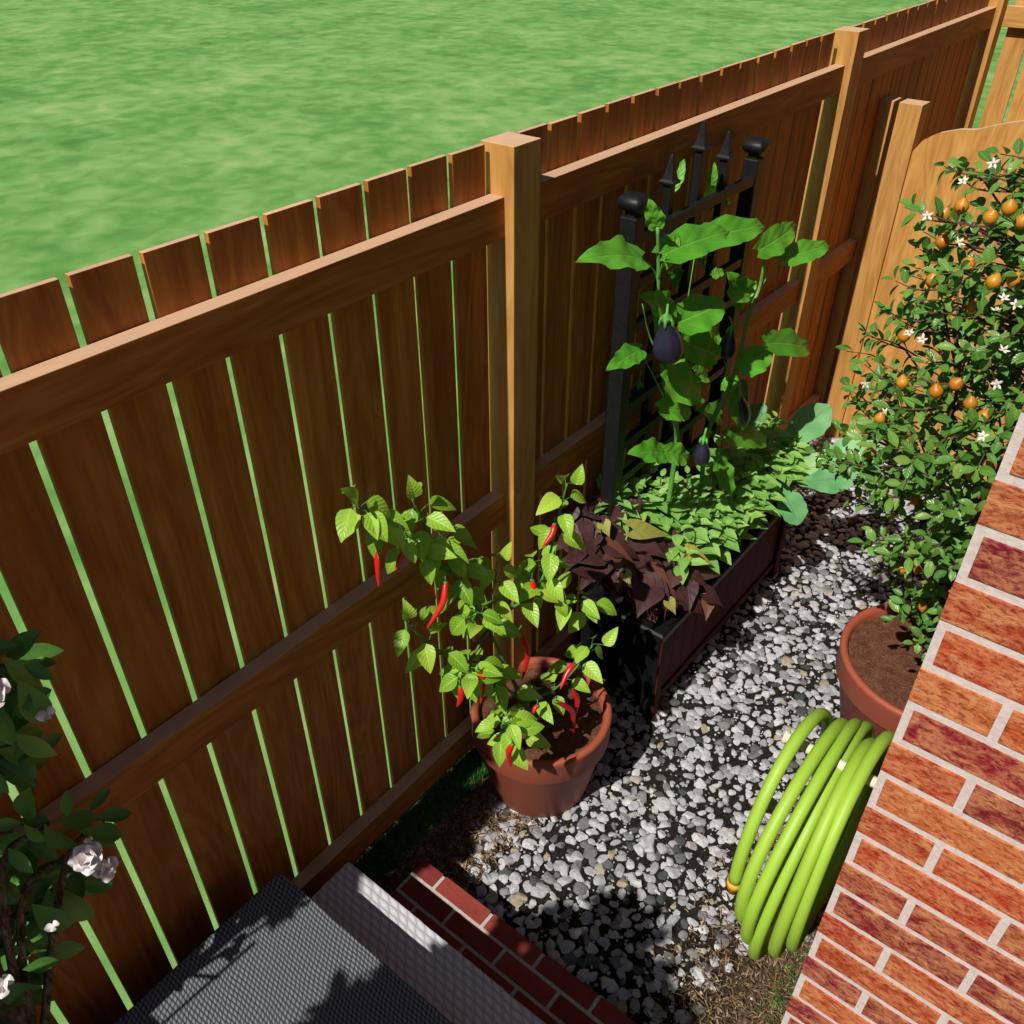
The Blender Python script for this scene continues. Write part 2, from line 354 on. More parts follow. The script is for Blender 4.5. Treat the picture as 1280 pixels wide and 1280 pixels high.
# gate with its two posts
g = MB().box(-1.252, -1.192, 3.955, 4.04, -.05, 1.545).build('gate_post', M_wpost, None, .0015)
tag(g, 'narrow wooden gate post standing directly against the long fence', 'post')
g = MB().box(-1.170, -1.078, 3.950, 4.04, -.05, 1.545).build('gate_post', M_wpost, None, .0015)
tag(g, 'wide sunlit wooden gate post that the arched gate meets', 'post')
gate = thing('garden_gate', (-.6, 3.98, 0), 'solid honey-coloured wooden gate with a curved top edge behind the lemon tree', 'gate')
top = [(-1.0775, 1.368), (-1.051, 1.413), (-1.02, 1.436), (-.992, 1.452), (-.925, 1.474), (-.861, 1.483), (-.812, 1.503), (-.76, 1.522), (-.708, 1.537), (-.62, 1.556), (-.53, 1.562), (-.44, 1.556), (-.35, 1.537), (-.25, 1.503), (-.2, 1.483), (-.13, 1.474), (-.07, 1.452), (-.01, 1.413), (.02, 1.368)]
vs = []; n = len(top)
for x, z in top: vs += [(x, 3.968, .03), (x, 3.968, z), (x, 3.998, z), (x, 3.998, .03)]
fs = []
for i in range(n - 1):
    a = i * 4; b = a + 4
    fs += [(a, b, b + 1, a + 1), (a + 1, b + 1, b + 2, a + 2), (a + 2, b + 2, b + 3, a + 3), (a + 3, b + 3, b, a)]
fs += [(0, 1, 2, 3), ((n - 1) * 4 + 3, (n - 1) * 4 + 2, (n - 1) * 4 + 1, (n - 1) * 4)]
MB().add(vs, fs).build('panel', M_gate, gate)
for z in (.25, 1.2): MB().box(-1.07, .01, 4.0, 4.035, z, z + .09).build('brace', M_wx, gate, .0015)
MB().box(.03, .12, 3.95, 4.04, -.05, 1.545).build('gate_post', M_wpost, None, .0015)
tag(bpy.data.objects['gate_post.002'], 'far right gate post hidden behind the lemon tree', 'post')

# ------------------------------------------------------------------ brick steps, mats
def m_brick(name, cols, sc=1., rough=.8, stretch=(18, 18, 45), streak=None):
    t = NT(name); off = t.isl_vec(91.); v = t.co('Object', stretch, off); n = t.noise(v, 1., 6, .65, .8); n2 = t.noise(v, 4., 4, .7, .4)
    r = t.island(); base = t.ramp(r, [(i / (len(cols) - 1), c) for i, c in enumerate(cols)], 'CONSTANT' if len(cols) > 3 else 'LINEAR')
    if streak:
        k = t.ramp(t.math('ADD', t.math('MULTIPLY', n, .75), t.math('MULTIPLY', n2, .3)), [(.44, (0, 0, 0)), (.64, (1, 1, 1))])
        base = t.mix(t.math('MULTIPLY', k, .65), base, streak)
        d = t.ramp(n2, [(.36, (.42, .22, .22)), (.5, (1, 1, 1))]); base = t.mix(.75, base, d, 'MULTIPLY')
    else: base = t.mix(.5, base, t.ramp(n, [(.3, (.6, .6, .6)), (.7, (1.2, 1.1, 1.1))]), 'MULTIPLY')
    t.bump(t.math('ADD', n, n2), .5, .006); return t.fin(base, rough, .2)
M_sbrick = m_brick('step_brick', [(.17, .026, .022), (.23, .04, .03), (.28, .055, .04)])
M_mort = plain('mortar', (.42, .40, .36), .95, .1, 60, .2, .5)
steps = thing('brick_steps', (-.5, .5, 0), 'three brick steps with pale grey mortar going down to the gravel', 'steps')
m = MB(); bt, b0, b1 = .13, .772, .933
xl = -1.052; zs = .0
# lowest tread: three visible courses of laid bricks; front bricks form the nosing
bl, bw, mj = .158, .047, .0095
y = b1
for row in range(5):
    x = xl if row % 2 else xl - .085
    yy0 = y - bw
    while x < .9:
        xa = max(x, xl + (.009 if row % 2 else 0)); xb = x + bl
        if xb - xa > .02: m.box(xa, xb, yy0, y, .002, bt - random.uniform(0, .001))
        x += bl + mj
    y = yy0 - mj
m.build('tread_bricks', M_sbrick, steps, .0015)
MB().box(xl + .0005, .9, .66, b1 - .004, 0, bt - .003).build('mortar_bed', M_mort, steps)
MB().box(-1.12, .9, .40, .738, 0, .272).build('middle_step', M_sbrick, steps)
MB().box(-1.13, 1.6, -2.4, .560, 0, .425).build('landing', M_sbrick, steps)
def weave(name, base, hi, sx, sy, rough, bumpd, contrast):
    t = NT(name); v = t.co('Object'); sp = t.n('SeparateXYZ'); t.set(sp.inputs[0], v)
    nz = t.math('MULTIPLY', t.math('SUBTRACT', t.noise(v, 9, 2, .5), .5), .016)
    X = t.math('MULTIPLY', t.math('ADD', sp.outputs[0], nz), sx); Y = t.math('MULTIPLY', t.math('ADD', sp.outputs[1], nz), sy)
    row = t.math('FLOOR', Y); fy = t.math('FRACT', Y); fx = t.math('FRACT', t.math('ADD', t.math('ADD', X, t.math('MULTIPLY', row, .5)), t.math('MULTIPLY', fy, .7)))
    hx = t.math('SINE', t.math('MULTIPLY', fx, math.pi)); hy = t.math('SINE', t.math('MULTIPLY', fy, math.pi))
    h = t.math('MULTIPLY', t.math('POWER', hx, .6), t.math('POWER', hy, .7)); fz = t.noise(v, 420, 3, .7)
    h2 = t.math('ADD', t.math('MULTIPLY', h, .8), t.math('MULTIPLY', fz, contrast))
    c = t.ramp(h2, [(.25, base), (1.0, hi)]); t.bump(h2, 1., bumpd); return t.fin(c, rough, .15)
def mat_slab(name, x0, x1, y0, y1, z0, z1, r, mat, lab, cat, seed=0):
    rr = random.Random(seed); pts = []
    for cx, cy, a0 in ((x1 - r, y1 - r, 0), (x0 + r, y1 - r, 90), (x0 + r, y0 + r, 180), (x1 - r, y0 + r, 270)):
        for k in range(7):
            a = R(a0 + k * 15); pts.append((cx + r * math.cos(a), cy + r * math.sin(a)))
    dense = []
    for i in range(len(pts)):
        a, b = V(pts[i]), V(pts[(i + 1) % len(pts)]); n = max(1, int((b - a).length / .012))
        for q in range(n): p = a.lerp(b, q / n); dense.append((p.x + rr.uniform(-.0009, .0009), p.y + rr.uniform(-.0009, .0009)))
    n = len(dense); vs = [(x, y, z0) for x, y in dense] + [(x, y, z1 - .003) for x, y in dense]
    c = V(((x0 + x1) / 2, (y0 + y1) / 2)); ins = []
    for x, y in dense:
        d = (c - V((x, y))).normalized(); ins.append((x + d.x * .004, y + d.y * .004, z1))
    vs += ins; fs = [(i, (i + 1) % n, n + (i + 1) % n, n + i) for i in range(n)] + [(n + i, n + (i + 1) % n, 2 * n + (i + 1) % n, 2 * n + i) for i in range(n)] + [tuple(range(2 * n, 3 * n))]
    o = MB().add(vs, fs).build(name, mat); tag(o, lab, cat); return o
mat_slab('doormat', -1.140, .2, -.35, .568, .4255, .450, .02, weave('dark_weave', (.020, .024, .028), (.20, .215, .235), 88, 120, .8, .0025, .45), 'dark charcoal woven doormat lying on the top landing', 'doormat')
mat_slab('stair_mat', -1.122, .55, .42, .742, .2725, .290, .006, weave('grey_weave', (.34, .34, .37), (.60, .60, .64), 34, 62, .85, .0015, .45), 'pale grey woven mat covering the middle brick step', 'stair mat', 3)

# ------------------------------------------------------------------ house wall corner
wall = thing('brick_wall', (.5, .95, 0), 'orange-red brick house corner with pale mortar joints beside the garden hose', 'wall')
YW = .95; XW = -.0855; CH = .0732; z0 = CAMZ - (CAMZ - 1.2393) * YW
BC = [(.40, .050, .020), (.19, .010, .022), (.46, .12, .035), (.24, .020, .018), (.36, .050, .016), (.30, .06, .03), (.40, .075, .022), (.20, .016, .020), (.44, .09, .025), (.36, .045, .020), (.20, .012, .026), (.38, .09, .035), (.26, .018, .026), (.42, .055, .018), (.34, .11, .05)]
M_wbrick = m_brick('wall_brick', BC, streak=(.66, .30, .13), stretch=(24, 24, 44)); M_wmort = plain('wall_mortar', (.58, .50, .47), .95, .1, 80, .16, .5)
m = MB(); mj = .0140; k0 = -int(z0 / CH) - 1
for k in range(k0, 26):
    zb = z0 - CH * k if False else z0 + CH * k
    za, zt = zb + .001, zb + CH - mj + .001
    if za < 0: continue
    typA = (k % 2 != 0)
    x = XW + (.011 if typA else -.0005)
    L = .2005 if typA else .100
    while x < 1.9:
        e = random.uniform(0, .0018); m.box(x, x + L, YW - .0018 - e, YW + .06, za, zt); x += L + .0125; L = .2005
    y = YW + (.1 if typA else .1)
    while y < 1.78: m.box(XW - .004, XW + .06, y + .012, min(y + .21, 1.8), za, zt); y += .224
m.build('bricks', M_wbrick, wall, .001)
MB().box(XW, 1.9, YW, 1.8, 0, 3.2).build('mortar', M_wmort, wall)
MB().box(.45, 1.9, 1.801, 5.2, 0, 3.2).build('recessed_wall', M_wbrick, wall)

# ------------------------------------------------------------------ hose on its hanger
hang = thing('hose_hanger', (XW, 1.27, .9), 'cream hose hanger bar sticking out of the brick wall through the green hose', 'hanger')
M_cream = plain('cream_plastic', (.68, .66, .46), .5, .4, 20, .05)
m = MB(); ya, za = 1.335, .827; m.tube([(XW - .001, ya, za), (-.312, ya, za - .006)], .0125, 12); m.build('bar', M_cream, hang, .001)
MB().tube([(-.309, ya, za - .006), (-.317, ya, za - .006)], .016, 12).build('end_cap', M_cream, hang)
MB().box(XW - .016, XW - .0045, ya - .06, ya + .06, za - .06, za + .05).build('wall_plate', M_cream, hang, .003)
hose = thing('garden_hose', (-.2, 1.3, .9), 'lime green garden hose coiled in big loops over the cream hanger beside the brick corner', 'hose')
L = [(-.277, 1.300, .618, .208, .280), (-.238, 1.286, .650, .236, .228), (-.214, 1.314, .600, .263, .257), (-.196, 1.360, .525, .281, .290), (-.160, 1.278, .622, .219, .273), (-.138, 1.306, .639, .224, .269)]
pts = []
N = 40; seq = []
for i, (c, yc, zc, ry, rz) in enumerate(L):
    a0 = 205 if i == 0 else 0
    for q in range(N):
        th = 2 * math.pi * q / N                      # 0 = lowest point, grows up the near side then over the bar
        nx = L[min(i + 1, len(L) - 1)]; w = max(0, q / N - .56) / .44; w = w * w * (3 - 2 * w)
        C = [p * (1 - w) + r_ * w for p, r_ in zip(L[i], nx)]
        if i == 0 and th < math.pi * .50: continue
        y = C[1] - C[3] * math.sin(th); z = C[2] - C[4] * math.cos(th)
        x = C[0] + .004 * math.sin(th * 2 + i)
        seq.append((x, y, z))
M_hose = plain('hose_rubber', (.31, .50, .045), .5, .45, 8, .05)
MB().tube(smooth_path(seq, 2), .0134, 14).build('tubing', M_hose, hose)
p0 = V(seq[0]); d0 = (p0 - V(seq[1])).normalized()
MB().tube([p0 - d0 * .004, p0 + d0 * .010, p0 + d0 * .0105, p0 + d0 * .024], [.0156, .0156, .0149, .0145], 14).build('coupling', plain('hose_coupling', (.70, .36, .03), .4, .5), hose)

# ------------------------------------------------------------------ terracotta pots
M_terra = plain('terracotta', (.33, .078, .042), .55, .35, 12, .08, .05)
def m_pot_soil():
    t = NT('potting_soil'); v = t.co('Object'); a = t.noise(v, 240, 4, .75); b = t.noise(v, 35, 3, .6)
    vo = t.n('TexVoronoi'); t.set(vo.inputs['Vector'], v); vo.inputs['Scale'].default_value = 330
    spk = t.ramp(vo.outputs['Color'], [(.90, (0, 0, 0)), (.97, (1, 1, 1))])
    c = t.ramp(t.math('ADD', t.math('MULTIPLY', a, .7), t.math('MULTIPLY', b, .3)), [(.32, (.03, .010, .006)), (.5, (.13, .052, .028)), (.68, (.28, .14, .085))])
    c = t.mix(t.math('MULTIPLY', spk, .4), c, (.5, .42, .35)); t.bump(a, .9, .006); return t.fin(c, .95, .15)
M_psoil = m_pot_soil()
def pot(cx, cy, rt, rb, h, label, grp='terracotta plant pots'):
    t = thing('plant_pot', (cx, cy, 0), label, 'plant pot', grp); hr = h * .72; rr = rb + (rt - rb) * .80
    MB().lathe([(.0, .002), (rb - .006, .002), (rb, .008), (rr * .985, hr - .004), (rr, hr)], cx, cy).build('body', M_terra, t)
    k = rt
    MB().lathe([(rr - .004, hr + .002), (rr + .006, hr - .002), (rr + .010, hr + .004), (k * .985, h - .022), (k, h - .012), (k - .003, h - .003), (k - .011, h), (k - .021, h - .004), (k - .026, h - .014), (k - .030, h - .045)], cx, cy).build('rim', M_terra, t)
    vs = [(cx, cy, h - .022)]; n = 40; rings = 8
    for i in range(1, rings + 1):
        for q in range(n):
            a = 2 * math.pi * q / n; r_ = (k - .0265) * i / rings; vs.append((cx + r_ * math.cos(a), cy + r_ * math.sin(a), h - .024 + random.uniform(-.003, .003) - .004 * (i / rings)))
    fs = [(0, 1 + q, 1 + (q + 1) % n) for q in range(n)] + [(1 + (i - 1) * n + q, 1 + i * n + q, 1 + i * n + (q + 1) % n, 1 + (i - 1) * n + (q + 1) % n) for i in range(1, rings) for q in range(n)]
    MB().add(vs, fs, True).build('soil', M_psoil, t); return t
P1 = (-1.022, 1.420); pot(*P1, .208, .150, .335, 'terracotta pot holding the chilli pepper plant in front of the fence')
P2 = (-.187, 2.31); pot(*P2, .270, .200, .345, 'large terracotta pot holding the lemon tree behind the hose')
pot(-.20, 2.99, .20, .15, .345, 'terracotta pot mostly hidden behind the lemon tree trunk')

# ------------------------------------------------------------------ leaf shapes
T_pep = Leaf(lambda v: (math.sin(math.pi * v ** .62) ** .85) * (1 - .12 * v) if 0 < v < 1 else (.10 if v == 0 else 0), 8, 2, .30, drop=.28)
T_bas = Leaf(lambda v: (math.sin(math.pi * v ** .72)) if 0 < v < 1 else (.05 if v == 0 else 0), 8, 2, .20, drop=.22)
T_lem = Leaf(lambda v: (math.sin(math.pi * v) ** .7) if 0 < v < 1 else (.05 if v == 0 else 0), 5, 1, .35, drop=.15)
T_mag = Leaf(lambda v: (math.sin(math.pi * v ** 1.1) ** .9) if 0 < v < 1 else (.04 if v == 0 else 0), 8, 2, .42, drop=.22)
T_egg = Leaf(lambda v: [.30, .62, .86, .88, .98, .97, .84, .86, .74, .52, .46, .24, .0][round(v * 12)], 12, 3, .16, wav=.8, drop=.22, lobe=.04, nw=3, heart=.10)
T_swe = Leaf(lambda v: [.62, .98, 1.0, .86, .66, .48, .33, .20, .09, .0][round(v * 9)], 9, 3, .20, drop=.25, heart=.26)
T_bra = Leaf(lambda v: [.10, .30, .36, .48, .64, .78, .90, .97, 1.0, .95, .82, .58, .14][round(v * 12)], 12, 3, .10, wav=.5, drop=.2, lobe=.05, nw=5)
T_pet = Leaf(lambda v: [.3, .7, .95, 1., .9, .55, .1][round(v * 6)], 6, 2, -.5, drop=-.3)
SUNV = V((-.03, -.64, .77)); UP = V((0, 0, 1))
def rv(s=1.): return V((random.gauss(0, s), random.gauss(0, s), random.gauss(0, s)))

# ------------------------------------------------------------------ chilli pepper plant
M_pepl = leafmat('pepper_leaf', (.17, .36, .025), (.29, .53, .035), (.40, .64, .07), (.50, .66, .14), .6, 7, .38, .30)
M_stem = plain('green_stem', (.06, .20, .035), .5, .4, 30, .2); M_pst = plain('pale_petiole', (.42, .55, .18), .5)
M_chili = plain('red_chilli', (.60, .012, .010), .34, .45, 15, .08, coat=.1)
pep = thing('chilli_plant', (P1[0], P1[1], .3), 'bushy chilli pepper plant with long red peppers growing in the front terracotta pot', 'pepper plant')
stems = MB(); fol = Foliage(); pets = MB()
NC = (V((0, 0, CAMZ)) - V((P1[0], P1[1], .6))).normalized()
def q1(px, py, x): return at(px, py, x=x)
root = V((P1[0] + .02, P1[1] - .045, .295))
node = q1(611, 786, -1.04)
trunk2 = [root, root.lerp(node, .5) + V((.012, -.01, 0)), node]
brs = [
 (trunk2, .0085, 0),
 ([node, q1(590, 752, -1.06), q1(572, 733, -1.08), q1(545, 690, -1.10), q1(530, 655, -1.10), q1(514, 622, -1.10)], .005, 13),
 ([q1(562, 716, -1.09), q1(535, 700, -1.10), q1(510, 678, -1.10), q1(480, 656, -1.10), q1(458, 640, -1.10), q1(440, 628, -1.10)], .004, 13),
 ([q1(590, 752, -1.06), q1(577, 722, -1.10), q1(560, 690, -1.12), q1(548, 665, -1.12)], .0035, 8),
 ([node, q1(640, 760, -1.02), q1(664, 745, -1.00), q1(680, 718, -1.0), q1(693, 670, -.99), q1(701, 635, -.985), q1(709, 604, -.98)], .005, 13),
 ([node, q1(660, 722, -1.06), q1(668, 702, -1.06)], .0035, 5),
 ([q1(664, 745, -1.00), q1(695, 748, -.98), q1(725, 750, -.96), q1(742, 760, -.95)], .0035, 9),
 ([node, q1(609, 762, -1.05), q1(619, 728, -1.05), q1(620, 705, -1.05)], .0035, 8),
 ([root + V((0, 0, .05)), q1(660, 878, -.96), q1(694, 861, -.93), q1(724, 830, -.91), q1(742, 805, -.90)], .0045, 10),
 ([root + V((0, 0, .06)), q1(620, 850, -1.0), q1(590, 835, -.99), q1(582, 845, -.98)], .0045, 15),
 ([node, q1(580, 832, -1.03), q1(548, 812, -1.06), q1(520, 790, -1.08), q1(506, 775, -1.08)], .0038, 8),
 ([root + V((0, 0, .03)), q1(632, 925, -.95), q1(628, 905, -.93), q1(640, 905, -.92)], .0045, 11),
 ([node, q1(600, 765, -1.0), q1(590, 775, -.99)], .003, 6)]
for pl, r0, nl in brs:
    sm = smooth_path(pl, 5); n = len(sm); stems.tube(sm, [r0 * (1 - .6 * i / (n - 1)) for i in range(n)], 7)
    nl = int(nl * 1.6)
    for j in range(nl):
        f = 1 - (j / max(nl, 1)) ** 1.1 * .85; i = min(int(f * (n - 1)), n - 1); p = sm[i]; t = (sm[min(i + 1, n - 1)] - sm[max(i - 1, 0)]).normalized()
        a = j * 2.4 + random.uniform(-.4, .4); side = V((math.cos(a), math.sin(a), 0)); side = (side - t * side.dot(t) * .6)
        if p.x + side.x * .09 < -1.17: side.x = abs(side.x)
        pd = (side + t * .5 + UP * random.uniform(-.1, .5)).normalized(); pl_ = random.uniform(.018, .034); b = p + pd * pl_
        if b.x < -1.185: b.x = -1.185
        stems.tube([p, p + pd * pl_ * .5 + UP * .002, b], [.0012, .001, .0009], 5)
        ld = (side + UP * random.uniform(-.9, .05)).normalized()
        if j == 0: ld = (t + UP * .6 + side * .3).normalized()
        nr = UP * .55 + NC * .55 + SUNV * .25 + side * .15 + rv(.16); Lf = random.uniform(.054, .078) * (1 if j > 1 else .95)
        if b.x + ld.x * Lf < -1.19: ld.x = abs(ld.x) * .2; ld.normalize()
        fol.put(T_pep, b, ld, nr, Lf, Lf * random.uniform(.56, .66), random.uniform(.15, .4))
so_ = stems.build('stem', M_stem, pep); fol.build('foliage', M_pepl, pep)
CH_ = [(483, 672, 474, 735, -1.08), (512, 683, 494, 714, -1.08), (541, 706, 545, 749, -1.08), (557, 728, 533, 786, -1.05), (562, 715, 570, 735, -1.1), (581, 742, 585, 773, -1.08), (596, 772, 594, 802, -1.03), (693, 655, 678, 684, -.985), (694, 696, 696, 722, -.97), (665, 725, 660, 760, -1.0), (649, 790, 652, 852, -.985), (718, 830, 700, 862, -.89), (714, 860, 716, 901, -.89), (696, 877, 717, 921, -.885), (598, 838, 600, 880, -.955), (575, 858, 571, 884, -.97), (641, 930, 639, 959, -.845), (672, 882, 666, 893, -.9)]
for a, b, c, d, X in CH_:
    A, B = at(a, b, x=X), at(c, d, x=X); ln = (B - A).length; side = (B - A).cross(NC).normalized() * ln * random.choice((-.10, .10, .06))
    pts = smooth_path([A, A.lerp(B, .35) + side, A.lerp(B, .7) + side * .6, B], 5); n = len(pts); rr = min(.0076, .0048 + ln * .045)
    f_ = MB().tube(pts, [rr * (.55 + .45 * min(1, i / 3)) * (1 - (i / (n - 1)) ** 2.2) ** .8 + .0006 for i in range(n)], 12).build('chilli', M_chili, pep)
    st = MB().tube([A + UP * .022 + rv(.003), A + UP * .010, A], [.0014, .0016, .0022], 6); st.tube([A + UP * .003, A - UP * .003], [.0045, .0062], 8)
    c_ = st.build('calyx', M_stem, f_); c_.parent = f_; c_.location = (0, 0, 0)

# ------------------------------------------------------------------ planter box
M_black = NT('black_wood'); nn = M_black.noise(M_black.co('Object', (40, 40, 4)), 2, 4); M_black.bump(nn, .15, .003); M_blk = M_black.fin(M_black.ramp(nn, [(.3, (.004, .0042, .0045)), (.7, (.008, .008, .009))]), .45, .35)
M_red = NT('dark_red_wood'); nn = M_red.noise(M_red.co('Object', (30, 30, 3), M_red.isl_vec()), 2, 4); M_red.bump(nn, .2, .003); M_dred = M_red.fin(M_red.ramp(nn, [(.3, (.055, .009, .004)), (.7, (.095, .018, .008))]), .7, .12)
X0, X1, Y0, Y1, ZT = -1.165, -.870, 1.835, 2.805, .405
pb = thing('planter_box', ((X0 + X1) / 2, (Y0 + Y1) / 2, 0), 'long black and dark red wooden planter box full of herbs beside the fence', 'planter')
m = MB(); y = Y0 + .045
while y < Y1 - .046: m.box(X1 - .028, X1 - .012, y, y + .0745, .07, ZT - .03); y += .0765
m.build('front_boards', M_dred, pb, .0015)
MB().box(X1 - .010, X1 - .004, Y0 + .045, Y1 - .045, .055, .085).build('bottom_rail', M_dred, pb, .001)
MB().box(X0 + .01, X1 - .02, Y0 + .012, Y0 + .026, .06, ZT - .03).build('end_panel', M_blk, pb, .001)
MB().box(X0 + .01, X1 - .02, Y1 - .026, Y1 - .012, .06, ZT - .03).build('end_panel', M_blk, pb, .001)
MB().box(X0 + .002, X0 + .014, Y0 + .03, Y1 - .03, .06, ZT - .03).build('back_panel', M_blk, pb, .001)
for x in (X0, X1 - .045):
    for y in (Y0, Y1 - .045): MB().box(x, x + .045, y, y + .045, 0, ZT - .028).build('leg', M_blk, pb, .0015)
for y in (Y0 + .004, Y1 - .042): MB().box(X1 + .0005, X1 + .005, y, y + .038, .004, ZT - .03).build('corner_board', M_dred, pb, .001)
# mitred moulded rim with a sloping inner bevel
m = MB(); o_, w_ = .012, .062
outer = [(X0 - .001, Y0 - o_), (X1 + o_, Y0 - o_), (X1 + o_, Y1 + o_), (X0 - .001, Y1 + o_)]
def inset(d): return [(X0 - .001 + d, Y0 - o_ + d), (X1 + o_ - d, Y0 - o_ + d), (X1 + o_ - d, Y1 + o_ - d), (X0 - .001 + d, Y1 + o_ - d)]
lv = [(inset(0), ZT - .028), (inset(0), ZT - .006), (inset(.006), ZT + .001), (inset(w_ * .55), ZT - .002), (inset(w_), ZT - .02), (inset(w_), ZT - .05)]
vs = [(x, y, z) for ps, z in lv for x, y in ps]; fs = [(i * 4 + k, i * 4 + (k + 1) % 4, (i + 1) * 4 + (k + 1) % 4, (i + 1) * 4 + k) for i in range(len(lv) - 1) for k in range(4)]
m.add(vs, fs).build('rim', M_blk, pb)
vs = []; nx_, ny_ = 12, 40
for j in range(ny_ + 1):
    for i in range(nx_ + 1): vs.append((X0 + .03 + (X1 - X0 - .06) * i / nx_, Y0 + .03 + (Y1 - Y0 - .06) * j / ny_, ZT - .035 + random.uniform(-.006, .006)))
MB().add(vs, [(j * (nx_ + 1) + i, j * (nx_ + 1) + i + 1, (j + 1) * (nx_ + 1) + i + 1, (j + 1) * (nx_ + 1) + i) for j in range(ny_) for i in range(nx_)], True).build('soil', M_psoil, pb)

# ------------------------------------------------------------------ trellis
M_iron = NT('black_iron'); nn = M_iron.noise(M_iron.co('Object'), 90, 4, .6); M_iron.bump(nn, .12, .002); M_irn = M_iron.fin(M_iron.ramp(nn, [(.3, (.005, .0055, .006)), (.7, (.010, .011, .012))]), .5, .35)
TX = -1.150
tr = thing('trellis', (TX, 2.27, .3), 'black garden trellis with spear finials and square capped posts behind the eggplants', 'trellis')
hw = .024
for y in (1.928, 2.603):
    p = MB().box(TX - hw, TX + hw, y - hw, y + hw, .02, 1.615).build('post', M_irn, tr, .004)
    # squashed rounded cap on a small neck
    c = MB(); lev = [(.016, 1.615), (.016, 1.626), (.022, 1.630), (.030, 1.636), (.034, 1.645), (.034, 1.655), (.028, 1.664), (.012, 1.670), (.001, 1.671)]
    vs = []
    for r_, z in lev:
        for a, b in ((-1, -.8), (-.8, -1), (.8, -1), (1, -.8), (1, .8), (.8, 1), (-.8, 1), (-1, .8)): vs.append((TX + a * r_, y + b * r_, z))
    c.add(vs, [(i * 8 + k, i * 8 + (k + 1) % 8, (i + 1) * 8 + (k + 1) % 8, (i + 1) * 8 + k) for i in range(len(lev) - 1) for k in range(8)], True)
    cc = c.build('cap', M_irn, p); cc.location = (0, 0, 0)
for i, z in enumerate([1.560 - .125 * k for k in range(9)]):
    MB().box(TX + .001, TX + .022, 1.953, 2.578, z - .018, z + .010).build('rail', M_irn, tr, .002)
for y, zt in ((2.119, 1.722), (2.274, 1.776), (2.430, 1.720)):
    hb = .013; p = MB().box(TX - .022, TX + .001, y - hb, y + hb, .45, zt - .078).build('picket', M_irn, tr, .002)
    c = MB(); xc = TX - .0105; lev = [(.013, zt - .078), (.020, zt - .074), (.021, zt - .068), (.015, zt - .062), (.011, zt - .045), (.006, zt - .018), (.003, zt - .004), (.001, zt)]
    vs = [(xc + a * r_, y + b * r_, z) for r_, z in lev for a, b in ((-1, -1), (1, -1), (1, 1), (-1, 1))]
    cc = c.add(vs, [(i * 4 + k, i * 4 + (k + 1) % 4, (i + 1) * 4 + (k + 1) % 4, (i + 1) * 4 + k) for i in range(len(lev) - 1) for k in range(4)]).build('finial', M_irn, p); cc.location = (0, 0, 0)

# ------------------------------------------------------------------ eggplants
M_eggl = leafmat('eggplant_leaf', (.07, .32, .022), (.13, .44, .03), (.19, .54, .05), (.34, .60, .12), .4, 5, .5, .3, midw=.02, bump=.5)
M_eggs = plain('eggplant_stem', (.10, .32, .05), .5, .4, 30, .2); M_aub = plain('eggplant_skin', (.022, .020, .042), .38, .45, 10, .1)
def egg_plant(loc, label, stems_, leaves, fruits, X):
    t = thing('eggplant_plant', loc, label, 'eggplant', 'eggplants on the trellis'); s_ = MB(); f_ = Foliage()
    for pl, r0 in stems_:
        sm = smooth_path([at(a, b, x=xx) if c_ is None else V(c_) for a, b, xx, c_ in pl], 5); n = len(sm); s_.tube(sm, [r0 * (1 - .5 * i / (n - 1)) for i in range(n)], 8)
    for lf in leaves:
        bx, by, tx, ty, xb, xt, wr = lf[:7]; nr = V(lf[7]) if len(lf) > 7 else (UP * .7 + V((.5, -.55, 0)))
        A, B = at(bx, by, x=xb), at(tx, ty, x=xt); f_.span(T_egg, A, B, nr + rv(.07), wr * .64, random.uniform(.12, .25))
        if len(lf) > 8:
            q = V(lf[8]); s_.tube(smooth_path([at(q[0], q[1], x=q[2]), (at(q[0], q[1], x=q[2]) + A) / 2 + UP * .008, A], 4), .0022, 6)
    s_.build('stem', M_eggs, t); f_.build('foliage', M_eggl, t)
    for tx, ty, bx, by, x_, w in fruits:
        A, B = at(tx, ty, x=x_), at(bx, by, x=x_); n = 18; ax = (B - A); Lg = ax.length
        prof = [(.30 * w) if i == 0 else w * (.30 + .70 * math.sin(min(1, (i / n) / .66) * math.pi / 2) ** 1.7) * (math.sqrt(max(0, 1 - max(0, (i / n - .68) / .32) ** 2))) + .0004 for i in range(n + 1)]
        fo = MB().tube([A + ax * (i / n) for i in range(n + 1)], prof, 20).build('eggplant', M_aub, t)
        c = MB().tube([A + UP * .035 + rv(.004), A + UP * .012, A - ax * .02, A + ax * .05], [.0028, .0034, w * .34, w * .44], 9)
        for k in range(5):
            a = k * 1.2566; dd = V((math.cos(a), math.sin(a), 0)); c.tube([A + dd * w * .28, A + dd * w * .46 + ax * .12, A + dd * w * .50 + ax * .22], [.005, .004, .0008], 5)
        c.build('calyx', M_eggs, fo).location = (0, 0, 0)
Xe = -1.03
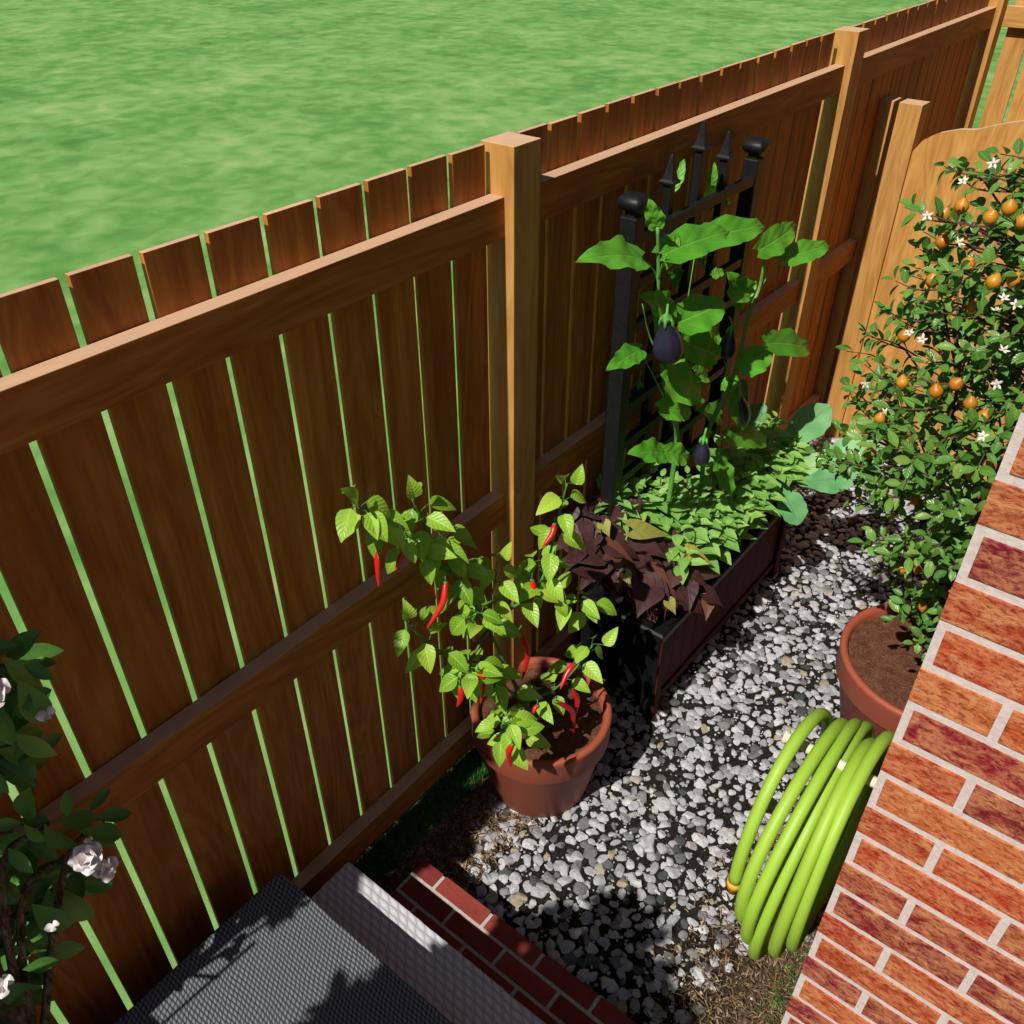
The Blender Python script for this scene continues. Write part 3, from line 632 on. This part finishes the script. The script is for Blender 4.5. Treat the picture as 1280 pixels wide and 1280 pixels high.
egg_plant((-1.05, 2.12, .37), 'left eggplant climbing the trellis, its stem beside the large hanging purple fruit',
 [([(0, 0, 0, at(846, 547, x=-1.04) - V((0, 0, .30))), (846, 547, -1.04, None), (836, 508, Xe, None), (827, 452, Xe, None), (820, 402, Xe, None), (823, 353, Xe, None), (823, 324, Xe, None), (822, 284, Xe, None)], .0085),
  ([(827, 450, Xe, None), (812, 420, -1.06, None), (803, 380, -1.06, None)], .003), ([(823, 353, Xe, None), (815, 335, -1.04, None), (801, 323, -1.03, None)], .0032),
  ([(823, 350, Xe, None), (828, 330, -1.01, None), (834, 318, -1.0, None)], .003), ([(836, 508, Xe, None), (825, 486, -1.05, None), (800, 438, -1.03, None)], .0026), ([(833, 470, Xe, None), (848, 440, -1.08, None), (870, 310, -1.12, None)], .003)],
 [(822, 284, 812, 252, -1.03, -1.04, 1.05, (.5, -.7, .25)), (801, 323, 738, 315, -1.03, -1.03, .62), (828, 318, 911, 288, -1.02, -.98, .55), (832, 332, 848, 292, -1.02, -1.02, .75, (.7, -.3, .5)),
  (874, 300, 956, 282, -1.08, -1.02, .5), (840, 392, 810, 370, -1.0, -1.0, .8), (846, 404, 907, 379, -1.0, -.96, .85), (853, 428, 903, 446, -1.02, -.97, .85), (800, 437, 764, 458, -1.03, -1.02, .65),
  (832, 478, 880, 488, -1.0, -.97, .95), (824, 511, 867, 515, -1.01, -.98, .7), (829, 566, 793, 564, -1.0, -1.02, .85), (831, 564, 863, 574, -.99, -.96, .8), (836, 470, 856, 449, -1.06, -1.05, .7), (842, 440, 850, 425, -1.09, -1.09, 1.),
  (890, 235, 893, 205, -1.2, -1.2, .75, (.5, -.7, .3)), (842, 236, 855, 200, -1.2, -1.2, .7, (.5, -.7, .3)), (885, 238, 912, 262, -1.19, -1.19, .6, (.5, -.7, .3)), (850, 350, 838, 338, -1.17, -1.17, 1., (.5, -.7, .3)), (800, 360, 808, 345, -1.17, -1.17, 1.), (880, 330, 872, 318, -1.17, -1.17, 1.), (860, 500, 880, 495, -1.08, -1.08, .8), (868, 465, 888, 470, -1.09, -1.09, .8)],
 [(833, 397, 836, 453, -.97, .038), (845, 486, 845, 517, -1.04, .025), (799, 480, 797, 498, -1.16, .028)], Xe)
egg_plant((-1.03, 2.4, .37), 'right eggplant leaning outward from the trellis with a small fruit hanging low over the herbs',
 [([(0, 0, 0, at(884, 546, x=-1.02) - V((0, -.02, .26))), (884, 544, -1.02, None), (910, 488, -1.0, None), (925, 442, -.99, None), (935, 396, -.99, None), (950, 357, -.99, None), (956, 317, -.99, None)], .0085),
  ([(950, 360, -.99, None), (962, 343, -.98, None), (979, 327, -.97, None)], .003), ([(935, 400, -.99, None), (932, 388, -1.0, None), (929, 377, -1.0, None)], .003), ([(925, 442, -.99, None), (935, 434, -.97, None), (958, 429, -.96, None)], .003),
  ([(935, 402, -.99, None), (925, 402, -.99, None), (915, 406, -.99, None)], .0034), ([(910, 488, -1., None), (911, 470, -.99, None), (905, 450, -.99, None)], .003), ([(915, 475, -1., None), (922, 478, -.97, None), (924, 488, -.96, None)], .0034), ([(889, 540, -1., None), (885, 540, -.96, None), (882, 546, -.95, None)], .003)],
 [(948, 313, 998, 281, -.99, -.97, .62, (.5, -.7, .25)), (978, 325, 1038, 306, -.97, -.93, .42), (932, 376, 914, 345, -.99, -1.0, .95, (.5, -.7, .3)), (930, 372, 945, 352, -.99, -.98, .9, (.5, -.7, .4)), (914, 371, 940, 372, -.97, -.95, .6), (958, 429, 1018, 435, -.96, -.92, .42),
  (925, 463, 964, 437, -.97, -.95, .85), (912, 500, 937, 538, -.97, -.94, .6), (908, 546, 966, 552, -.97, -.93, .35), (905, 488, 922, 470, -1.04, -1.04, .9), (895, 420, 880, 402, -1.06, -1.06, .9), (900, 520, 880, 512, -1.05, -1.05, .8), (896, 575, 915, 618, -.95, -.9, .75, (.8, -.3, .3)), (890, 345, 905, 338, -1.1, -1.1, .7), (885, 430, 900, 418, -1.09, -1.09, 1.)],
 [(915, 410, 906, 449, -1.0, .026), (924, 491, 929, 530, -.96, .027), (880, 548, 876, 581, -.93, .024)], -1.0)

# ------------------------------------------------------------------ basil
M_bas = leafmat('basil_leaf', (.14, .33, .055), (.24, .48, .09), (.34, .60, .15), (.42, .62, .24), .4, 6, .45, .28)
M_bst = plain('basil_stem', (.09, .035, .03), .6)
PL = ((-.865, 2, .56), (.72, 0, 1))
T = [[(755, 603), (786, 585), (800, 612), (812, 582), (772, 615), (826, 600)],
     [(822, 618), (836, 628), (842, 606), (858, 632), (850, 662), (857, 694), (866, 650), (862, 668)],
     [(886, 612), (860, 592), (870, 632), (881, 646), (895, 625), (885, 672), (902, 640), (905, 660), (875, 610)],
     [(910, 563), (931, 575), (904, 598), (925, 602), (945, 600), (918, 625), (940, 625), (930, 640), (895, 575), (946, 585)],
     [(973, 521), (955, 545), (992, 560), (1003, 543), (965, 568), (975, 590), (960, 610), (940, 555), (985, 585), (960, 530)]]
BL = ['pale green basil clump at the left edge of the herbs, beside the trellis post', 'bright green basil clump next to the purple vine with one sprig drooping over it', 'dense basil clump in the middle of the planter directly under the low hanging eggplant', 'basil clump right of the planter middle with dark red stems showing', 'basil clump at the far right end of the planter beside the big cabbage leaves']
for grp, lab in zip(T, BL):
    t0 = at(*grp[0], pl=PL); bc = V((max(-1.1, min(-.93, t0.x)), min(t0.y, 2.72), .37)); t = thing('basil_plant', bc, lab, 'basil', 'basil plants in the planter'); s_ = MB(); f_ = Foliage()
    for px_, py_ in grp + [(a + random.uniform(-14, 14), b + random.uniform(-12, 12)) for a, b in grp[::2]]:
        if px_ < 850 and py_ > 645: continue
        tip = at(px_, py_, pl=PL) + V((0, 0, random.uniform(-.005, .012))); tip.y = min(tip.y, 2.84); root_ = V((max(X0 + .05, min(X1 - .06, tip.x * .75 + bc.x * .25 + random.uniform(-.02, .02))), max(Y0 + .06, min(Y1 - .07, tip.y + random.uniform(-.03, .03))), .37))
        sm = smooth_path([root_, root_.lerp(tip, .5) + V((0, 0, .015)), tip], 5); n = len(sm); s_.tube(sm, [.003 * (1 - .5 * i / (n - 1)) for i in range(n)], 6)
        a = random.uniform(0, 3.14)
        for k in range(7):
            i = n - 1 - int(k * (n - 1) / 8); p = sm[i]; d = (sm[min(i + 1, n - 1)] - sm[i - 1]).normalized(); a += 1.5708 + random.uniform(-.25, .25)
            Lf = (.036, .064, .086, .094, .094, .086, .076)[k] * random.uniform(.85, 1.15)
            for sg in (0, math.pi):
                sd = V((math.cos(a + sg), math.sin(a + sg), 0)); dd = (sd + UP * (.55 if k == 0 else .18) + d * .1).normalized()
                if p.x + dd.x * Lf < -1.19: dd.x *= .2
                f_.put(T_bas, p + dd * .005, dd, UP + sd * .15 + SUNV * .25 + rv(.1), Lf, Lf * random.uniform(.48, .58), random.uniform(.12, .30))
    s_.build('stem', M_bst, t); f_.build('foliage', M_bas, t)

# ------------------------------------------------------------------ sweet potato vine
M_swp = leafmat('purple_vine_leaf', (.045, .016, .017), (.075, .030, .030), (.11, .048, .045), (.15, .06, .07), .35, 4, .5, .12, bump=.25, midw=.015)
M_swy = leafmat('yellow_vine_leaf', (.24, .25, .04), (.33, .33, .06), (.38, .37, .09), (.45, .40, .14), .4, 5, .55, .2, bump=.5, midw=.015)
M_vst = plain('vine_stem', (.11, .03, .05), .5); M_vsy = plain('yellow_petiole', (.40, .42, .07), .5)
PS = ((-.875, 2, .505), (.75, 0, 1))
sv = thing('sweet_potato_vine', (-1.0, 1.95, .37), 'dark purple heart-leaved vine spilling over the near corner of the planter', 'vine')
pur = [(771, 629, 724, 613, 1.), (800, 632, 782, 622, 1.1), (740, 640, 698, 634, .9), (764, 676, 800, 698, 1.1), (757, 692, 802, 716, .9), (797, 677, 835, 699, .8), (727, 668, 760, 684, .9), (743, 694, 698, 702, .8), (748, 702, 739, 737, 1.2), (801, 701, 824, 724, .9), (809, 737, 797, 771, 1.25), (812, 728, 857, 753, .6), (856, 737, 877, 760, .9), (838, 702, 854, 722, .9), (860, 716, 886, 735, .8), (872, 714, 906, 719, .65), (883, 742, 905, 758, .8), (770, 745, 750, 760, .8), (715, 672, 690, 690, .9), (733, 655, 705, 668, .8), (776, 640, 760, 655, .9), (836, 725, 850, 740, .8), (820, 710, 840, 728, .8), (722, 690, 706, 716, .8), (788, 718, 802, 733, .9), (758, 652, 735, 656, .8), (736, 720, 722, 742, .7)]
f_ = Foliage(); s_ = MB(); fy = Foliage()
crown_ = V((-1.02, 1.97, .38))
for q in range(44):
    a_ = random.uniform(700, 885); b_ = 655 + (a_ - 700) * .42 + random.uniform(-42, 40)
    if a_ > 840 and b_ < 715: continue
    pur.append((a_, b_, a_ + random.uniform(-10, 34), b_ + random.uniform(16, 32), random.uniform(.9, 1.15)))
for bx, by, tx, ty, w in pur:
    lift = random.uniform(-.01, .035); A, B = at(bx, by, pl=(V(PS[0]) + V((0, 0, lift)), PS[1])), at(tx, ty, pl=(V(PS[0]) + V((0, 0, lift - .018)), PS[1]))
    for q in (A, B): q.x = max(q.x, -1.185)
    f_.span(T_swe, A, B, UP + V((.35, -.35, 0)) + rv(.16), w * random.uniform(.80, .92), random.uniform(.12, .3)); r0 = V((max(-1.11, min(-.93, A.x)), max(1.90, min(A.y, 2.15)), .375)); s_.tube(smooth_path([r0, (r0 + A) / 2 + UP * .02, A], 4), .002, 6)
for bx, by, tx, ty, w in [(792, 662, 846, 671, .62), (754, 655, 763, 674, 1.4), (781, 717, 790, 735, 1.3), (836, 752, 846, 771, 1.2), (862, 690, 896, 709, .7), (748, 662, 752, 668, 1.2)]:
    A, B = at(bx, by, pl=(V(PS[0]) + V((0, 0, .055)), PS[1])), at(tx, ty, pl=(V(PS[0]) + V((0, 0, .045)), PS[1]))
    fy.span(T_swe, A, A.lerp(B, .86), UP + V((.4, -.5, 0)), w * .72, .15); s_.tube([A, A + V((-.006, 0, -.05)), A + V((-.012, .01, -.10))], .0022, 6)
s_.build('stem', M_vst, sv); f_.build('foliage', M_swp, sv); o = fy.build('yellow_foliage', M_swy, sv); tag(o, 'yellow-green heart leaves among the purple ones')

# ------------------------------------------------------------------ brassica with purple ribs
M_bra = leafmat('brassica_leaf', (.09, .29, .10), (.14, .37, .13), (.20, .44, .17), (.16, .12, .14), .42, 3, .5, .10, bump=.35, midw=.018)
M_brs = plain('purple_stalk', (.16, .04, .16), .5)
br = thing('leafy_brassica', (-.95, 2.74, .37), 'big blue-green leaves with purple ribs at the far end of the planter', 'cabbage plant')
f_ = Foliage(); s_ = MB(); r0 = V((-.95, 2.72, .385))
for bx, by, xb, tx, ty, xt, wr, nr in [(972, 560, 2.84, 1034, 511, 2.92, .50, (.35, -.85, .5)), (1008, 576, 2.80, 1104, 566, 2.86, .50, (.1, -.7, .8)), (998, 604, 2.70, 1066, 596, 2.72, .52, (.2, -.65, .8)), (985, 585, 2.76, 1056, 584, 2.80, .55, (.2, -.6, .9)), (972, 600, 2.66, 998, 652, 2.60, .62, (.75, -.5, .5)), (934, 500, 3.0, 918, 478, 3.02, .8, (.4, -.8, .4)), (960, 540, 2.9, 938, 508, 2.95, .7, (.4, -.8, .4))]:
    A, B = at(bx, by, y=xb), at(tx, ty, y=xt); f_.span(T_bra, A, B, nr, wr * 1.1, .16); s_.tube(smooth_path([r0, (r0 + A) / 2 + UP * .01, A, A.lerp(B, .15)], 4), [.006] * 4 + [.0045] * 8 + [.003], 7)
f_.build('foliage', M_bra, br); s_.build('stalk', M_brs, br)

# ------------------------------------------------------------------ lemon tree
M_lml = leafmat('lemon_leaf', (.05, .16, .02), (.10, .25, .035), (.18, .35, .06), (.28, .42, .10), .4, 7, .33, .22, spec=.5)
def m_bark():
    t = NT('bark'); v = t.co('Object', (60, 60, 14)); n = t.noise(v, 1.4, 6, .7, 1.); c = t.ramp(n, [(.35, (.03, .018, .010)), (.5, (.12, .085, .055)), (.7, (.30, .23, .16))]); t.bump(n, 1., .01); return t.fin(c, .9, .15)
M_bark = m_bark(); M_twig = plain('twig', (.10, .055, .035), .8)
def m_lemon():
    t = NT('lemon_skin'); n = t.noise(t.co('Object'), 260, 2, .5); b = t.noise(t.co('Object'), 9, 3, .5); c = t.ramp(b, [(.35, (.46, .16, .010)), (.6, (.54, .24, .018))]); t.bump(n, .25, .002); return t.fin(c, .38, .45)
M_lemon = m_lemon(); M_blos = plain('blossom', (.66, .62, .58), .6, .3); M_ycen = plain('stamen', (.75, .55, .10), .6)
lt = thing('lemon_tree', (P2[0] - .03, P2[1], .31), 'potted lemon tree covered in small orange-yellow fruit and white blossom beside the brick corner', 'tree')
TB = at(1152, 806, z=.312); tw = MB()
fork = at(1188, 715, y=2.30); fk2 = at(1215, 655, y=2.3)
TR = smooth_path([TB - UP * .02, TB.lerp(fork, .5) + V((.004, 0, 0)), fork, fk2], 6)
trk = MB().tube(TR, [.0185 * (1 - .35 * i / (len(TR) - 1)) * (1 + .08 * math.sin(i * 2.1)) for i in range(len(TR))], 12).build('trunk', M_bark, lt)
CX, CY = -.16, 2.27
def prof(z):
    P = [(.44, .20), (.55, .27), (.68, .33), (.80, .40), (.95, .46), (1.10, .45), (1.25, .46), (1.40, .44), (1.48, .36), (1.55, .40), (1.65, .41), (1.76, .40), (1.82, .26), (1.90, .10), (1.95, .02)]
    for (a, ra), (b, rb) in zip(P, P[1:]):
        if z <= b: w = (z - a) / (b - a); return ra + (rb - ra) * max(0, min(1, w))
    return .02
limbs = []
for q in range(9):
    a = q * 2.4 + .5; z1 = .85 + .12 * q; rr = prof(z1) * .5; e = V((CX + math.cos(a) * rr, CY + math.sin(a) * rr, z1)); s0 = TR[-1 - (q % 5) * 2]
    sm = smooth_path([s0, s0.lerp(e, .5) + V((math.cos(a) * .05, math.sin(a) * .05, .02)) + rv(.015), e], 6); limbs += sm
    tw.tube(sm, [.009 * (1 - .6 * i / (len(sm) - 1)) for i in range(len(sm))], 7)
f_ = Foliage(); frs = []; bls = []
tips = []
for q in range(800):
    z = random.uniform(.60, 1.90); a = random.uniform(0, 2 * math.pi)
    if z < 1.0 and random.random() < .62: continue
    u = math.sqrt(random.uniform(.16, 1)); r_ = prof(z) * u * (1 + .10 * math.sin(a * 5 + z * 9)); tips.append(V((CX + math.cos(a) * r_, CY + math.sin(a) * r_, z)))
for px_, py_, yy in [(1050, 573, 2.05), (1045, 590, 2.05), (1040, 577, 2.0), (1080, 610, 2.08), (1065, 600, 2.05), (1100, 615, 2.1), (1092, 665, 2.12), (1120, 700, 2.12), (1130, 745, 2.12), (1105, 640, 2.1), (1180, 208, 2.25), (1195, 215, 2.25), (1155, 290, 2.2), (1150, 312, 2.2), (1143, 335, 2.2), (1140, 345, 2.2), (1105, 385, 2.15), (1115, 395, 2.15), (1140, 370, 2.15), (1078, 470, 2.15), (1080, 455, 2.1), (1074, 485, 2.1), (1085, 530, 2.1), (1130, 800 - 45, 2.1), (1150, 740, 2.1), (1170, 735, 2.1)]: tips.append(at(px_, py_, y=yy))
for T0 in tips:
    inn = V((CX, CY, T0.z - .10)); dirn = (T0 - inn); dirn.z *= .6; dirn.normalize(); Ls = random.uniform(.09, .15)
    near = min(limbs, key=lambda p: (p - (T0 - dirn * Ls)).length_squared)
    st = T0 - dirn * Ls; 
    if random.random() < .5: tw.tube(smooth_path([near, near.lerp(st, .5) - UP * .01, st], 3), .0028, 5)
    bend = rv(.012); sm = smooth_path([st, st.lerp(T0, .5) + bend, T0], 4); tw.tube(sm, [.0026 - .0015 * i / (len(sm) - 1) for i in range(len(sm))], 5)
    nl = random.randint(7, 10)
    for k in range(nl):
        i = len(sm) - 1 - int(k * (len(sm) - 1) / nl); p = sm[i]; a = k * 2.4 + random.uniform(-.5, .5)
        x_ = dirn.cross(UP).normalized(); y_ = x_.cross(dirn); sd = x_ * math.cos(a) + y_ * math.sin(a)
        dd = (sd + dirn * (.5 if k else 1.4) + UP * random.uniform(-.25, .3)).normalized(); Lf = random.uniform(.030, .047)
        f_.put(T_lem, p + dd * .004, dd, UP * .8 + dirn * .4 + SUNV * .45 + rv(.3), Lf, Lf * random.uniform(.46, .58), random.uniform(.05, .3))
tw.build('branches', M_twig, lt); f_.build('foliage', M_lml, lt)
FR = [(1202, 258), (1238, 272), (1278, 277), (1178, 302), (1242, 352), (1210, 330), (1165, 350), (1180, 268), (1128, 478), (1170, 489), (1213, 504), (1100, 523), (1137, 555), (1178, 578), (1235, 545), (1237, 582), (1145, 625), (1086, 567), (1215, 590), (1184, 707), (1130, 420), (1262, 260), (1268, 350), (1252, 435), (1230, 520), (1147, 712), (1166, 700), (1153, 803 - 45), (1185, 744), (1128, 712), (1215, 385), (1195, 480)]
for px_, py_ in FR:
    lowy = py_ > 690; yv = 2.08 if px_ > 1150 else 2.14
    if py_ < 360: yv = 2.0 if px_ > 1190 else 2.12
    yv += random.uniform(-.02, .07)
    if 440 < py_ < 610: yv = (1.93 if px_ > 1150 else 2.06) + random.uniform(-.02, .07)
    c0 = at(px_, py_, y=yv); Lr = .019 if not lowy else .017; n = 12; wd = .0150 if not lowy else .011; ax = (V((0, 0, -1)) + rv(.18)).normalized()
    pr = [wd * (math.sin(math.pi * min(max(i / n, .02), .98)) ** .75) + (.0012 if i in (0, n) else 0) for i in range(n + 1)]
    fo = MB().tube([c0 + ax * (2 * Lr * (i / n - .5)) for i in range(n + 1)], pr, 14).build('lemon', M_lemon, lt)
    MB().tube([c0 - ax * Lr, c0 - ax * (Lr + .012) + rv(.002)], .0012, 5).build('stalk', M_stem, fo).location = (0, 0, 0)
for px_, py_ in [(1204, 226), (1159, 270), (1255, 372), (1245, 387), (1137, 416), (1153, 424), (1255, 437), (1082, 480), (1246, 480), (1228, 545), (1270, 380), (1107, 515), (1200, 303), (1242, 204)]:
    c0 = at(px_, py_, y=1.98 if px_ > 1150 else 2.06)
    if 400 < py_ < 600 and px_ > 1150: c0 = at(px_, py_, y=1.82)
    b_ = Foliage()
    ax = (V((0, -.6, .5)) + rv(.3)).normalized(); x_ = ax.cross(UP).normalized(); y_ = x_.cross(ax)
    for k in range(5):
        a = k * 1.2566 + random.uniform(-.2, .2); dd = x_ * math.cos(a) + y_ * math.sin(a) + ax * .25; b_.put(T_pet, c0, dd, ax, random.uniform(.011, .0145), .0055)
    bo = b_.build('blossom', M_blos, lt)
    MB().tube([c0, c0 + ax * .006], [.0025, .0012], 6).build('stamens', M_ycen, bo).location = (0, 0, 0)

# ------------------------------------------------------------------ gardenia shrub at the left
M_gar = leafmat('gardenia_leaf', (.035, .13, .016), (.07, .21, .03), (.13, .31, .06), (.18, .34, .08), .15, 4, .45, .1, spec=.5, bump=.08, midw=.02)
M_flow = plain('white_petal', (.72, .66, .66), .6, .3, 60, .06)
ga = thing('gardenia_shrub', (-1.08, -.05, 0), 'glossy dark green shrub with white double flowers at the lower left against the fence', 'shrub')
f_ = Foliage(); s_ = MB(); G = -1.145
gl = [(12, 824, 77, 813), (2, 822, 48, 856), (-30, 815, 21, 807), (8, 826, 47, 790), (35, 832, 69, 829), (30, 830, 66, 848), (16, 856, 17, 911), (20, 856, 40, 890), (22, 850, 59, 904), (-8, 890, 18, 946), (-10, 870, 15, 930), (0, 880, 20, 880),
      (-20, 1034, 25, 1029), (18, 1030, 64, 1025), (70, 1026, 119, 1022), (116, 1024, 164, 1016), (-4, 1040, 38, 1069), (56, 1030, 95, 1062), (104, 1030, 142, 1056), (84, 1020, 83, 990), (112, 1014, 137, 987), (100, 1040, 153, 1043), (30, 1030, 55, 1052), (34, 1025, 34, 991),
      (88, 1070, 98, 1130), (95, 1070, 128, 1118), (60, 1110, 74, 1166), (66, 1105, 114, 1153), (40, 1130, 88, 1160), (30, 1150, 60, 1180), (-20, 1215, 24, 1213), (28, 1212, 72, 1201), (0, 1225, 48, 1246), (20, 1230, 66, 1250), (30, 1210, 50, 1232), (-10, 1090, 20, 1130), (10, 1060, 40, 1090), (-20, 960, 10, 990)]
for a, b, c, d in gl:
    xo = G + random.uniform(-.05, .05); A, B = at(a, b, x=xo), at(c, d, x=xo + random.uniform(-.01, .05)); f_.span(T_mag, A, B, V((.40, -.35, .85)) + rv(.12), random.uniform(.40, .46), random.uniform(.1, .2))
tipsg = [at(20, 828, x=G), at(130, 1028, x=G), at(60, 1030, x=G), at(20, 1030, x=G), at(20, 860, x=G), at(80, 1070, x=G), at(50, 1120, x=G), at(10, 1215, x=G)]
base = V((-1.12, -.05, .0))
for tp in tipsg:
    sm = smooth_path([base, V((-1.12, .0, .5 * tp.z)), tp.lerp(V((-1.10, tp.y - .12, tp.z)), .8), tp], 6); s_.tube(sm, [.012 * (1 - .75 * i / (len(sm) - 1)) for i in range(len(sm))], 7)
for q in range(14):     # the rest of the shrub, left of the frame
    z = random.uniform(.35, 1.62); a = random.uniform(0, 6.28); rr = .30 * math.sqrt(random.random()); tp = V((-1.12 + math.cos(a) * rr * .25, -.20 + math.sin(a) * rr * .8, z * .62))
    tp.x = max(tp.x, -1.17)
    s_.tube([V((-1.06, -.1, max(.05, z - .3))), tp], [.005, .002], 5)
    for k in range(8):
        an = k * .785 + random.uniform(-.2, .2); dd = V((math.cos(an), math.sin(an), random.uniform(-.1, .6))).normalized(); Lf = random.uniform(.06, .09)
        if tp.x + dd.x * Lf < -1.19: dd.x *= -.3
        f_.put(T_mag, tp, dd, UP + rv(.2), Lf, Lf * .42)
for q in range(60):     # out-of-frame leaf clusters added to shade the visible sprays
    tp = V((-1.15 + random.gauss(0, .015), -.22 + random.gauss(0, .13), 1.78 + random.gauss(0, .16)))
    tp.x = max(tp.x, -1.16); tp.y = min(tp.y, .0)
    for k in range(8):
        an = k * .785 + random.uniform(-.2, .2); dd = V((math.cos(an), math.sin(an), random.uniform(-.3, .5))).normalized(); Lf = random.uniform(.06, .09)
        if tp.x + dd.x * Lf < -1.19: dd.x *= -.3
        f_.put(T_mag, tp, dd, UP + rv(.3), Lf, Lf * .42)
s_.tube(smooth_path([base, V((-1.12, -.15, .9)), V((-1.10, -.22, 1.8))], 5), .012, 7)
for q in range(110):    # shaded inner leaves behind the visible sprays
    ty = random.choice([(20, 860), (30, 1060), (60, 1090), (30, 1180), (10, 940), (0, 1120), (0, 1230)]); p = at(ty[0] + random.gauss(0, 22) - 12, ty[1] + random.gauss(0, 22), x=-1.175 + random.uniform(0, .03)); an = random.uniform(0, 6.28)
    dd = V((abs(math.cos(an)) * .4, math.sin(an), random.uniform(-.9, .3))).normalized(); Lf = random.uniform(.05, .08); f_.put(T_mag, p, dd, V((.7, -.2, .6)) + rv(.3), Lf, Lf * .42)
s_.build('stem', M_bark, ga); f_.build('foliage', M_gar, ga)
def rose(px_, py_, r_, x_, np_=16):
    c0 = at(px_, py_, x=x_); b_ = Foliage(); ax = V((.55, -.35, .75)).normalized(); u_ = ax.cross(UP).normalized(); w_ = u_.cross(ax)
    for k in range(np_):
        a = k * 2.399; q = 1 - k / np_; op = .25 + 1.15 * q; dd = (u_ * math.cos(a) + w_ * math.sin(a)) * op + ax * (1.25 - op * .7); L_ = r_ * (.65 + .5 * q)
        b_.put(T_pet, c0 + ax * .002 * k * .3, dd, ax * 1.0 + (u_ * math.cos(a) + w_ * math.sin(a)) * -.4, L_, L_ * .95, -.35)
    b_.build('blossom', M_flow, ga)
rose(110, 1072, .026, -1.05); rose(134, 1086, .022, -1.06, 9); rose(60, 893, .015, -1.08, 3); rose(-6, 868, .024, -1.08, 8); rose(67, 1158, .012, -1.04, 3); rose(4, 1232, .02, -1.08, 6); rose(112, 1050, .008, -1.08, 3)

# ------------------------------------------------------------------ unseen tree added behind the viewer to shade the steps and gravel
st = thing('added_shade_tree', (-.62, -.62, .43), 'unseen small bay tree added on the landing behind the viewer to shade the steps', 'tree')
MB().tube(smooth_path([(-.62, -.62, .43), (-.63, -.6, .9), (-.62, -.6, 1.3), (-.62, -.58, 1.6)], 4), .018, 8).build('trunk', M_bark, st)
f_ = Foliage(); s_ = MB()
for q in range(420):
    d = rv(1).normalized(); r_ = .37 * random.uniform(.25, 1) ** .5; c0 = V((-.56, -.58, 1.60)) + V((d.x * r_ * .78, d.y * r_, d.z * r_ * .9))
    s_.tube([V((-.63, -.58, 1.5)), c0], [.004, .0015], 4)
    for k in range(8):
        dd = (rv(1).normalized() + d * .6).normalized(); Lf = random.uniform(.06, .09); f_.put(T_lem, c0, dd, UP + rv(.5), Lf, Lf * .45)
s_.build('branches', M_twig, st); f_.build('foliage', M_gar, st)

# ------------------------------------------------------------------ light
SUN_EL, SUN_AZ = 50., 1.2       # azimuth: degrees off the fence line, coming from behind the fence side
d = V((math.sin(R(SUN_AZ)) * math.cos(R(SUN_EL)), math.cos(R(SUN_AZ)) * math.cos(R(SUN_EL)), -math.sin(R(SUN_EL))))
sl = bpy.data.lights.new('sun', 'SUN'); sl.energy = 5.0; sl.angle = R(.6); sl.color = (1., .95, .87)
so = bpy.data.objects.new('sun', sl); COL.objects.link(so); so.rotation_euler = d.to_track_quat('-Z', 'Y').to_euler(); so.location = (0, -3, 6)
w = bpy.data.worlds.new('World'); SC.world = w; w.use_nodes = True; nt = w.node_tree; bg = nt.nodes['Background']
sky = nt.nodes.new('ShaderNodeTexSky'); sky.sky_type = 'NISHITA'; sky.sun_disc = False; sky.sun_elevation = R(SUN_EL); sky.sun_rotation = R(180 + SUN_AZ)
nt.links.new(sky.outputs[0], bg.inputs[0]); bg.inputs[1].default_value = .05
SC.view_settings.view_transform = 'Standard'; SC.view_settings.look = 'None'; SC.view_settings.exposure = 0.0; SC.view_settings.gamma = 1.0
